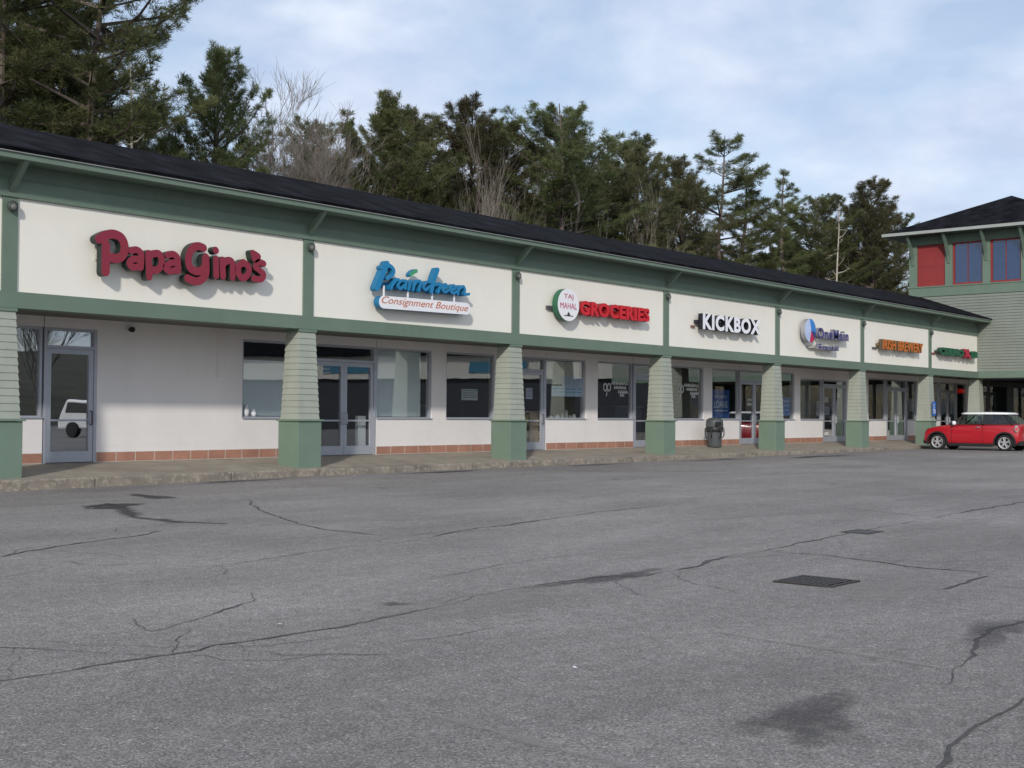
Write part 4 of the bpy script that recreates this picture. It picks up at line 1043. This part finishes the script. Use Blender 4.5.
    for sd in (1,-1):
        a = P(1.02,sd*.80,.15); b_ = P(2.69,sd*.852,.265); sl_.box(a[0],b_[0],a[1],b_[1],a[2],b_[2])
    a = P(3.35,.70,.20); b_ = P(3.648,-.70,.36); sl_.box(a[0],b_[0],a[1],b_[1],a[2],b_[2])
    a = P(-.012,.60,.22); b_ = P(.30,-.60,.36); sl_.box(a[0],b_[0],a[1],b_[1],a[2],b_[2])
    sl_.build('lower_trim', M['black'], t, bevel=.02)
    for sd in (1,-1): MB().tube([P(1.06,sd*.812,.957),P(1.8,sd*.822,.965),P(2.8,sd*.825,.975),P(3.3,sd*.80,.985)], .009, 6).build('belt_trim', M['black'], t)
    dl = MB()
    for sd in (1,-1):
        for s in (1.16,2.30): dl.tube([P(s,sd*.838,.93),P(s,sd*.848,.6),P(s+.02,sd*.846,.30)], .005, 4)
    dl.build('door_seams', M['black'], t)
    for sd in (1,-1):
        MB().tube([P(2.06,sd*.850,.845),P(2.12,sd*.862,.85),P(2.22,sd*.850,.845)], .014, 6).build('door_handle', M['chrome'], t)
        mr = MB(); c = P(1.30,sd*.93,1.0)
        mr.lathe([(.001,-.06),(.05,-.055),(.075,-.01),(.07,.05),(.001,.055)], c, 'y', 14)
        mo = mr.build('mirror', white, t, smooth=True)
        MB().tube([P(1.30,sd*.80,.95),P(1.30,sd*.92,.985)], .02, 6).build('mirror_stalk', M['black'], mo)
        tl_ = MB(); c = P(3.50,sd*.735,.80); red = mat('tail_lens',(.55,.10,.08),.25,var=.05)
        ring = []
        for i in range(20):
            a = 2*math.pi*i/20; ring.append((.075*math.cos(a), .13*math.sin(a)))
        vs = [P(3.50+u*.9, sd*(.735-u*.75)+sd*.035, .80+v) for u,v in ring] + [P(3.50+u*.9*.8+.012, sd*(.735-u*.75*.8)+sd*.065, .80+v*.8) for u,v in ring]
        tl_.add(vs, [(i,(i+1)%20,20+(i+1)%20,20+i) for i in range(20)] + [tuple(range(20,40))])
        to = tl_.build('tail_light', M['chrome'], t)
        MB().add([P(3.50+u*.9*.62+.016, sd*(.735-u*.75*.62)+sd*.070, .80+v*.62) for u,v in ring], [tuple(range(20))]).build('lens', red, to)
        hl = MB(); c = P(.17,sd*.56,.70)
        hl.lathe([(.001,.05),(.08,.035),(.10,0),(.10,-.05)], c, 'y', 18); hl.build('headlight', M['chrome'], t, smooth=True)
    pl = MB(); a = P(3.640,.26,.52); b_ = P(3.652,-.26,.64); pl.box(a[0],b_[0],a[1],b_[1],a[2],b_[2]); pl.build('number_plate', M['white'], t)
    # wheels
    silver = mat('alloy',(.62,.62,.64),.35,metal=.6,var=.04)
    for s in (.62,3.087):
        for sd in (1,-1):
            c = P(s, sd*.735, .295); o_ = -sd*S     # outward is -x for the car's left
            wm_ = MB(); rr_ = .295*S
            wm_.lathe([(.20*S,-.085*o_),(.27*S,-.09*o_),(rr_,-.06*o_),(rr_,.06*o_),(.275*S,.088*o_),(.215*S,.092*o_),(.205*S,.06*o_)], c, 'x', 36)
            wo = wm_.build('wheel', M['tyre'], t, smooth=True)
            ri_ = MB()
            ri_.lathe([(.170*S,.055*o_),(.185*S,.088*o_),(.212*S,.096*o_),(.216*S,.08*o_)], c, 'x', 36)
            ri_.lathe([(.001,.088*o_),(.05*S,.086*o_),(.06*S,.06*o_)], c, 'x', 16)
            for k_ in range(5):
                a = 2*math.pi*k_/5 + .3
                for da in (-.16,.16):
                    ri_.tube([(c[0]+.082*o_, c[1]+.04*S*math.cos(a+da*2), c[2]+.04*S*math.sin(a+da*2)),(c[0]+.080*o_, c[1]+.19*S*math.cos(a+da), c[2]+.19*S*math.sin(a+da))], [.018*S,.019*S], 6)
            ri_.build('rim', silver, wo)
            MB().lathe([(.001,.02*o_),(.20*S,.02*o_)], c, 'x', 24).build('brake_disc', M['black'], wo)
    un = MB(); a = P(.3,.66,.2); b_ = P(3.4,-.66,.30); un.box(a[0],b_[0],a[1],b_[1],a[2],b_[2]); un.build('underbody', M['black'], t)
car()

# ------------------------------------------------------------------ trees
def pine_mesh(seed, H, base, spread, dens=1., upright=.3, shape='cone', tuft=.34, gap=1.):
    """trunk+limbs as one mesh, needle sprays as another"""
    rnd = random.Random(seed); tr = MB(); npr = np.random.default_rng(seed)
    bend = [(rnd.uniform(-.25,.25), rnd.uniform(-.25,.25)) for _ in range(6)]
    def axis(z):
        t = z/H*5; i = min(int(t),4); f_ = t-i
        return Vector((bend[i][0]*(1-f_)+bend[i+1][0]*f_, bend[i][1]*(1-f_)+bend[i+1][1]*f_, z))
    ns = 9
    tr.tube([axis(H*i/ns) for i in range(ns+1)], [max(.02, .23*(H/18)*(1-.93*i/ns)) for i in range(ns+1)], 8)
    tip = []
    z = H*base*.6
    while z < H*.99:
        u = (z/H-base)/(1-base)
        dead = u < 0
        if shape == 'cone': L0 = spread*(1-u)**.75
        elif shape == 'round': L0 = spread*max(.12, math.sin(math.pi*min(1,max(0.05,u*.86+.14)))**.7)
        else: L0 = spread*(.45+.75*u if u < .55 else .86*(1-(u-.55)/.45)**.6+.02)
        for k in range(rnd.randint(3,5)):
            a = rnd.uniform(0,6.283); L_ = max(.25,L0*rnd.uniform(.45,1.18)) if not dead else rnd.uniform(.4,1.6)
            el = R(rnd.uniform(-18,8)) + max(0,u)*R(60*upright+18) + (R(upright*30) if not dead else 0)
            p0 = axis(z); d_ = Vector((math.cos(a)*math.cos(el), math.sin(a)*math.cos(el), math.sin(el)))
            p1 = p0 + d_*L_*.55 + Vector((0,0,-.03*L_)); p2 = p0 + d_*L_ + Vector((0,0,L_*.13))
            tr.tube([p0,p1,p2], [max(.012,.022*L_),max(.009,.013*L_),.006], 3, cap=False)
            if dead: continue
            side = d_.cross(Vector((0,0,1))).normalized()
            nt = max(4, int(L_*30*dens))
            for i in range(nt):
                t = 1-(rnd.random()**1.4)*.75
                q = p0.lerp(p1, t/.55) if t < .55 else p1.lerp(p2, (t-.55)/.45)
                off = rnd.uniform(-1,1)*.30*L_*(1.15-t)**.6
                q = q + side*off + d_*abs(off)*.3 + Vector((0,0,rnd.uniform(-.08,.16)))
                tip.append((q, d_*.45 + side*(.6 if off > 0 else -.6)*min(1,abs(off)) + Vector((0,0,.35))))
        z += rnd.uniform(.32,.55)*gap*(1 if u > 0 else 1.6)
    # crown: sprays of narrow blades
    V = []; F = []
    for q, dr in tip:
        nb = 14
        s_ = tuft*.80*rnd.uniform(.65,1.3)
        for b_ in range(nb):
            v = Vector((rnd.gauss(0,1),rnd.gauss(0,1),rnd.gauss(0,.75))) *.62 + dr
            if v.length < .05: continue
            v.normalize(); wv = v.cross(Vector((rnd.gauss(0,1),rnd.gauss(0,1),rnd.gauss(0,1))))
            if wv.length < .05: continue
            wv.normalize(); l = s_*rnd.uniform(.7,1.25); ww = l*.040
            i = len(V)
            V += [q - wv*ww*.5, q + v*l*.5 + wv*ww, q + v*l, q + v*l*.5 - wv*ww]
            F.append((i,i+1,i+2,i+3))
    cm = MB(); cm.v = [tuple(v) for v in V]; cm.f = F; cm.m = [0]*len(F)
    return tr, cm
def bare_mesh(seed, H, spread=.5, levels=5, r0=.16, fork=None, twig=1.):
    rnd = random.Random(seed); tr = MB()
    def grow(p, d_, L_, r_, lv):
        pts = [p]; dd = d_.copy(); rads = [r_]
        n = 4 if lv < 2 else 3
        for i in range(n):
            dd = (dd + Vector((rnd.gauss(0,.10),rnd.gauss(0,.10),rnd.gauss(0,.05)+.03))).normalized()
            pts.append(pts[-1]+dd*L_/n); rads.append(r_*(1-.5*(i+1)/n))
        tr.tube(pts, rads, 6 if lv == 0 else 3, cap=False)
        if lv >= levels: return
        nb = round(rnd.randint(3,4)*twig) if lv else rnd.randint(5,7)
        for k in range(nb):
            t = rnd.uniform(.35,1.0) if lv else rnd.uniform(.35,1.)
            i = min(int(t*n), n-1); q = pts[i].lerp(pts[i+1], t*n-i)
            a = rnd.uniform(0,6.283); s_ = rnd.uniform(.35,.75)*spread*1.5
            side = dd.cross(Vector((math.cos(a),math.sin(a),.3))).normalized()
            nd = (dd + side*s_ + Vector((0,0,.18))).normalized()
            grow(q, nd, L_*rnd.uniform(.5,.72), max(.0055,r_*.42*(1.15-t*.4)), lv+1)
    n0 = fork or 1
    for k in range(n0):
        a = 6.283*k/n0 + rnd.random()
        d_ = Vector((.28*math.cos(a)*(n0>1), .28*math.sin(a)*(n0>1), 1)).normalized()
        grow(Vector((0,0,0)), d_, H*.48, r0, 0)
    return tr

kinds = {}
def mesh_of(mb, name, m):
    o = mb.build(name, m); me = o.data; bpy.data.objects.remove(o); return me
def mk_pine(key, *a, needle='needle', **k):
    tr, cm = pine_mesh(*a, **k)
    kinds[key] = (mesh_of(tr,'trunk',M['bark']), mesh_of(cm,'crown',M[needle]))
mk_pine('broad', 1, 18, .22, 4.6, 1.0, .12, 'plume', tuft=.27, gap=1.05)
mk_pine('broad2', 2, 18, .30, 3.8, 1.05, .35, 'round', tuft=.29, gap=1.25)
mk_pine('tall', 3, 20, .42, 3.4, .95, .25, 'round', tuft=.30, gap=1.7)
mk_pine('slim', 4, 18, .35, 2.6, 1.05, .3, 'cone', tuft=.28, gap=1.25)
mk_pine('dense', 5, 16, .12, 3.3, 1.2, .55, 'round', tuft=.28)
mk_pine('dense2', 6, 18, .26, 3.6, 1.15, .5, 'plume', tuft=.29, needle='needle2', gap=1.1)
mk_pine('thin', 8, 18, .50, 2.6, .7, .2, 'cone', tuft=.29, gap=1.8)
kinds['bare'] = (mesh_of(bare_mesh(11, 13, .50, 5, .085, fork=4, twig=1.15),'trunk',M['greybark']), None)
kinds['birch'] = (mesh_of(bare_mesh(12, 13, .36, 4, .10, fork=2),'trunk',M['greybark']), None)
def snag_mesh():
    rnd = random.Random(31); tr = MB()
    ax = [Vector((.12*math.sin(i*.9),.1*math.cos(i*1.3),16*i/8)) for i in range(9)]
    tr.tube(ax, [.19-.021*i for i in range(9)], 7)
    for k in range(34):
        z = rnd.uniform(4,15.6); i = min(int(z/2),7); p = ax[i].lerp(ax[i+1], z/2-i); a = rnd.random()*6.28; L_ = rnd.uniform(.6,2.3)*(1.1-z/20)
        d_ = Vector((math.cos(a),math.sin(a),rnd.uniform(-.1,.45))); q = p + d_*L_*.5; e_ = p + d_*L_ + Vector((0,0,rnd.uniform(-.1,.3)))
        tr.tube([p,q,e_], [.04,.025,.008], 4, cap=False)
        for _ in range(3):
            t = rnd.uniform(.3,1); b_ = q.lerp(e_, t); dd = Vector((rnd.gauss(0,1),rnd.gauss(0,1),rnd.gauss(.2,.6))).normalized()*rnd.uniform(.25,.7)
            tr.tube([b_, b_+dd], [.012,.005], 3, cap=False)
    return tr
kinds['snag'] = (mesh_of(snag_mesh(),'trunk',mat('pale_dead_wood',(.42,.38,.32),.9,var=.15)), None)
kinds['scrub'] = (mesh_of(bare_mesh(14, 6.5, .55, 4, .07, fork=5),'trunk',M['twig']), None)
HT = {}
for k_, (m0, m1) in kinds.items():
    zs_ = sorted(v.co.z for m_ in (m0, m1) if m_ is not None for v in m_.vertices); HT[k_] = zs_[int(len(zs_)*.992)]
def tree(k, x, y, h, rot, label, name='pine_tree', cat='tree', group=None, wide=1., lean=0):
    t = thing(name, label, cat, (x,y,.10), group); t.rotation_euler = (R(lean),0,rot)
    s = h/HT[k]; t.scale = (s*wide,s*wide,s)
    for nm, me in zip(('trunk','crown'), kinds[k]):
        if me is None: continue
        o = bpy.data.objects.new(nm, me); C.objects.link(o); o.parent = t
    return t
G = 'trees standing behind the shop building'
TREES = [
 ('thin',24.2,27,18.0,.3,'thin dark pine at the left edge, its bare trunk showing against the sky',1.),
 ('tall',20.4,21,19.5,1.9,'dark pine cut off by the left edge, close behind the roof',1.1),
 ('broad',23.6,20.5,19.8,1.1,'tallest pine, its top cut by the upper edge, drooping limbs reaching right',1.05),
 ('broad2',25.0,25,19.0,2.2,'tall dark pine close behind the pine whose top is cut off',1.),
 ('dense2',32.4,31,14.5,4.1,'dark pine filling the gap between the tall left pine and the round green pine',1.),
 ('slim',30.6,26,13.2,.6,'short dark pine just left of the round green pine',1.),
 ('dense',31.2,24,15.9,.2,'full green pine with upright tips left of the bare grey tree',1.05),
 ('slim',45.6,32,17.2,1.3,'slim pine just right of the bare grey tree',1.2),
 ('dense',47.4,30,18.0,2.6,'rounded green pine right of the slim pine',1.25),
 ('broad2',56.3,36,19.3,.9,'olive pine behind the pale forked birches, left side',1.35),
 ('dense2',57.6,34,20.4,3.3,'tall olive pine with pale bare birches in front of it',1.35),
 ('dense2',59.0,32.5,19.2,5.1,'olive pine right of the tall olive pine',1.3),
 ('broad2',62.0,30,20.6,4.4,'big dark green pine with a broad flat crown at the middle of the row',1.35),
 ('dense2',66.0,33,20.6,2.0,'dark pine right of the broad flat crowned pine, a little lower',1.35),
 ('slim',69.3,32,19.8,.5,'pointed pine halfway between the broad crown and the lone tall pine',1.5),
 ('dense2',70.4,30,19.2,1.5,'dark bushy pine below the pointed pine',1.35),
 ('broad2',75.0,34,21.2,2.5,'dark pine, third from the left of the lone tall pine',1.3),
 ('dense2',75.6,30,19.0,3.0,'brownish pine, second from the left of the lone tall pine',1.3),
 ('slim',80.0,34,20.4,4.0,'low dark pine just left of the lone tall pine',1.5),
 ('tall',81.4,30,22.0,.0,'lone tall pine with open crown standing above its neighbours right of centre',1.3),
 ('slim',86.5,31,20.2,1.0,'open thin pine right beside the lone tall pine',1.6),
 ('slim',91.2,30,20.6,2.4,'slender pointed pine between the lone tall pine and the pale dead tree',1.5),
 ('broad2',97.0,30,19.6,3.6,'dark pine left of the pale dead tree',1.2),
 ('dense2',103.4,28,21.6,5.2,'broad green pine with upswept limbs right of the pale dead tree',1.35),
 ('dense2',108.5,32,20.5,.7,'green pine behind the broad upswept pine, towards the tower',1.3),
 ('broad2',115.0,31,20.2,1.7,'dark pine close left of the tower roof, lower than the broad upswept pine',1.1),
 ('tall',118.0,34,20.5,1.7,'farthest pine peeping out beside the tower roof',1.),

 ('broad2',21.6,24,20.5,3.1,'tall dark pine at the left edge, partly behind the cut off one',1.1),
 ('broad2',27.0,28,17.5,5.0,'dark pine right behind the tallest left pine, filling its gaps',1.1),
 ('dense',28.2,25,10.5,.4,'low bushy pine under the limbs of the tall left pine',1.3),
 ('dense',34.6,26,11.0,2.4,'low bushy pine right of the round green pine',1.2),
 ('dense2',52.0,33,18.6,1.2,'olive pine between the rounded green pine and the pale forked birch',1.25),
 ('broad2',100.5,31,20.0,2.2,'dark pine directly behind the pale dead tree',1.1),
]
for k,x,y,h,ro,lb,wd in TREES: tree(k,x,y,h,ro,lb,group=G,wide=wd)
tree('bare',39.3,30,16.3,.4,'bare grey tree with a wide fan of fine twigs behind the roof','bare_tree','tree',G,1.25)
tree('bare',41.4,33,14.0,2.1,'lower bare tree right of the wide grey fan of twigs','bare_tree','tree',G,1.0)
tree('birch',47.6,26,15.2,.8,'pale forked bare tree before the olive pines, nearest the roof','bare_tree','tree',G,.85)
tree('birch',50.4,26.5,13.0,2.9,'pale bare tree just right of the forked one before the olive pines','bare_tree','tree',G)
tree('birch',56.0,27,15.5,4.4,'thin bare tree between the olive pines and the broad flat crowned pine','bare_tree','tree',G)
tree('birch',60.5,27,14.6,1.4,'leaning bare tree in front of the broad flat crowned pine','bare_tree','tree',G,1.,6)
tree('snag',84.1,22,15.6,.0,'pale dead tree with short bare limbs before the right hand pines','dead_tree','tree',G,.8)
tree('snag',24.6,19.8,12.6,2.0,'dead grey trunk with bare limbs below the tall left pine','dead_tree','tree',G,.9)
rnd = random.Random(5)
SCR = [(26.5,22,6.5),(29.5,22,6.8),(33.5,23,7.2),(36.5,24,7.5),(41,24,9.2),(44,25,10),(46.5,24,8.6),(52,25,9.2),(55,25,9.2),(58,25,8.6),(64,26,9.6),(68,26,9.2),(73,27,8.6),(101,24,8.2)]
for i,(x,y,h) in enumerate(SCR):
    tree('scrub',x,y,h,rnd.random()*6.28,'low brown leafless brush behind the roof, half hidden among the trunks','brush','brush','leafless brush behind the roof',1.2)
for x_, k_, h_ in ((90,'broad2',16.5),(97,'dense2',17.5),(104,'broad2',18),(112,'dense2',19),(121,'broad2',19.5),(130,'dense2',19.5)):
    tree(k_, x_, 41, h_, x_*.7, 'dark pine deep in the wood behind the front row of trees', 'pine_tree','tree','dark pines deep in the wood', 1.25)
# second row of dark pines filling the wood behind
i = 0
for x in np.arange(46,84,2.3):
    k = ['dense2','slim','broad2'][i%3]; h = 16.5+ (i*37%11)/11*3.5
    tree(k, x+rnd.uniform(-1,1), 42+rnd.uniform(-3,5), h, rnd.random()*6.28, 'dark pine deep in the wood behind the front row of trees', 'pine_tree','tree','dark pines deep in the wood', 1.1); i += 1

# ------------------------------------------------------------------ the far side of the lot, seen only in the shop glass
O = thing('opposite_shops','long low shop building with cream fascia across the parking lot','building',(66,-35,0))
O.rotation_euler = (0,0,math.atan2(.9,.43))
def ob(*a): return MB().box(*[v + (66 if i < 2 else -35 if i < 4 else 0) for i,v in enumerate(a)])
ob(-31,30,-12,0,0,3.7).build('wall', mat('dim_wall',(.05,.055,.065),.8), O)
ob(-31.2,30.2,0.001,.3,3.7,5.3).build('fascia', M['cream'], O)
MB().prism_x([(-34.2,5.3),(-47.5,5.3),(-40,7.4)], 34.6, 96.4).build('roof', M['shingle'], O)
for x in (-24,-13,-2,9,19): ob(x,x+4.2,.301,.38,4.1,4.9).build('sign_board', mat('far_sign',(.05,.20,.30),.6), O)
mb = MB(); mb.add([(10,-72,-.02),(110,-72,-.02),(110,-140,9.5),(10,-140,9.5)], [(0,3,2,1)]); kind(mb.build('hillside', M['hill']), 'structure')
i = 0
for x,y in ((38,-78),(44,-84),(49,-80),(54,-88),(58,-82),(63,-90),(52,-98),(68,-84)):
    tree('bare', x, y, 14+ (i*5%4), i*1.3, 'bare tree on the hillside across the lot', 'bare_tree','tree','bare trees across the lot').location.z = (-72-y)*9.5/68; i += 1
def van():
    t = thing('white_minivan','white minivan parked across the lot, mirrored in the left glass door','van',(31,-31,.05))
    W_ = mat('white_van_paint',(.78,.78,.78),.3,var=0)
    pr = [(-2.4,.35),(2.3,.35),(2.45,.75),(2.3,1.0),(1.35,1.15),(.55,1.70),(-1.9,1.76),(-2.3,1.1),(-2.45,.7)]
    def rot(p): return (31+p[1]*.0+p[0], p[1], p[2])
    MB().prism_y([(31+a,b+.05) for a,b in pr], -31.9, -30.1).build('body', W_, t, bevel=.08)
    for y in (-30.095,-31.905):
        m = MB(); m.prism_y([(31+a,b+.05) for a,b in ((-1.95,1.12),(1.05,1.12),(.5,1.58),(-1.8,1.62))], y-.01, y+.01); m.build('window', M['black'], t)
    for x in (-1.5,1.5):
        for y in (-31.85,-30.15):
            MB().lathe([(.001,-.12),(.33,-.12),(.34,0),(.33,.12),(.2,.13),(.001,.13)],(31+x,y,.38),'y',24).build('wheel', M['tyre'], t)
van()
bpy.data.objects['white_minivan'].rotation_euler = (0,0,R(75))
bpy.data.objects['white_minivan'].location.x += 1.9
bpy.data.objects['white_minivan'].location.y += .6
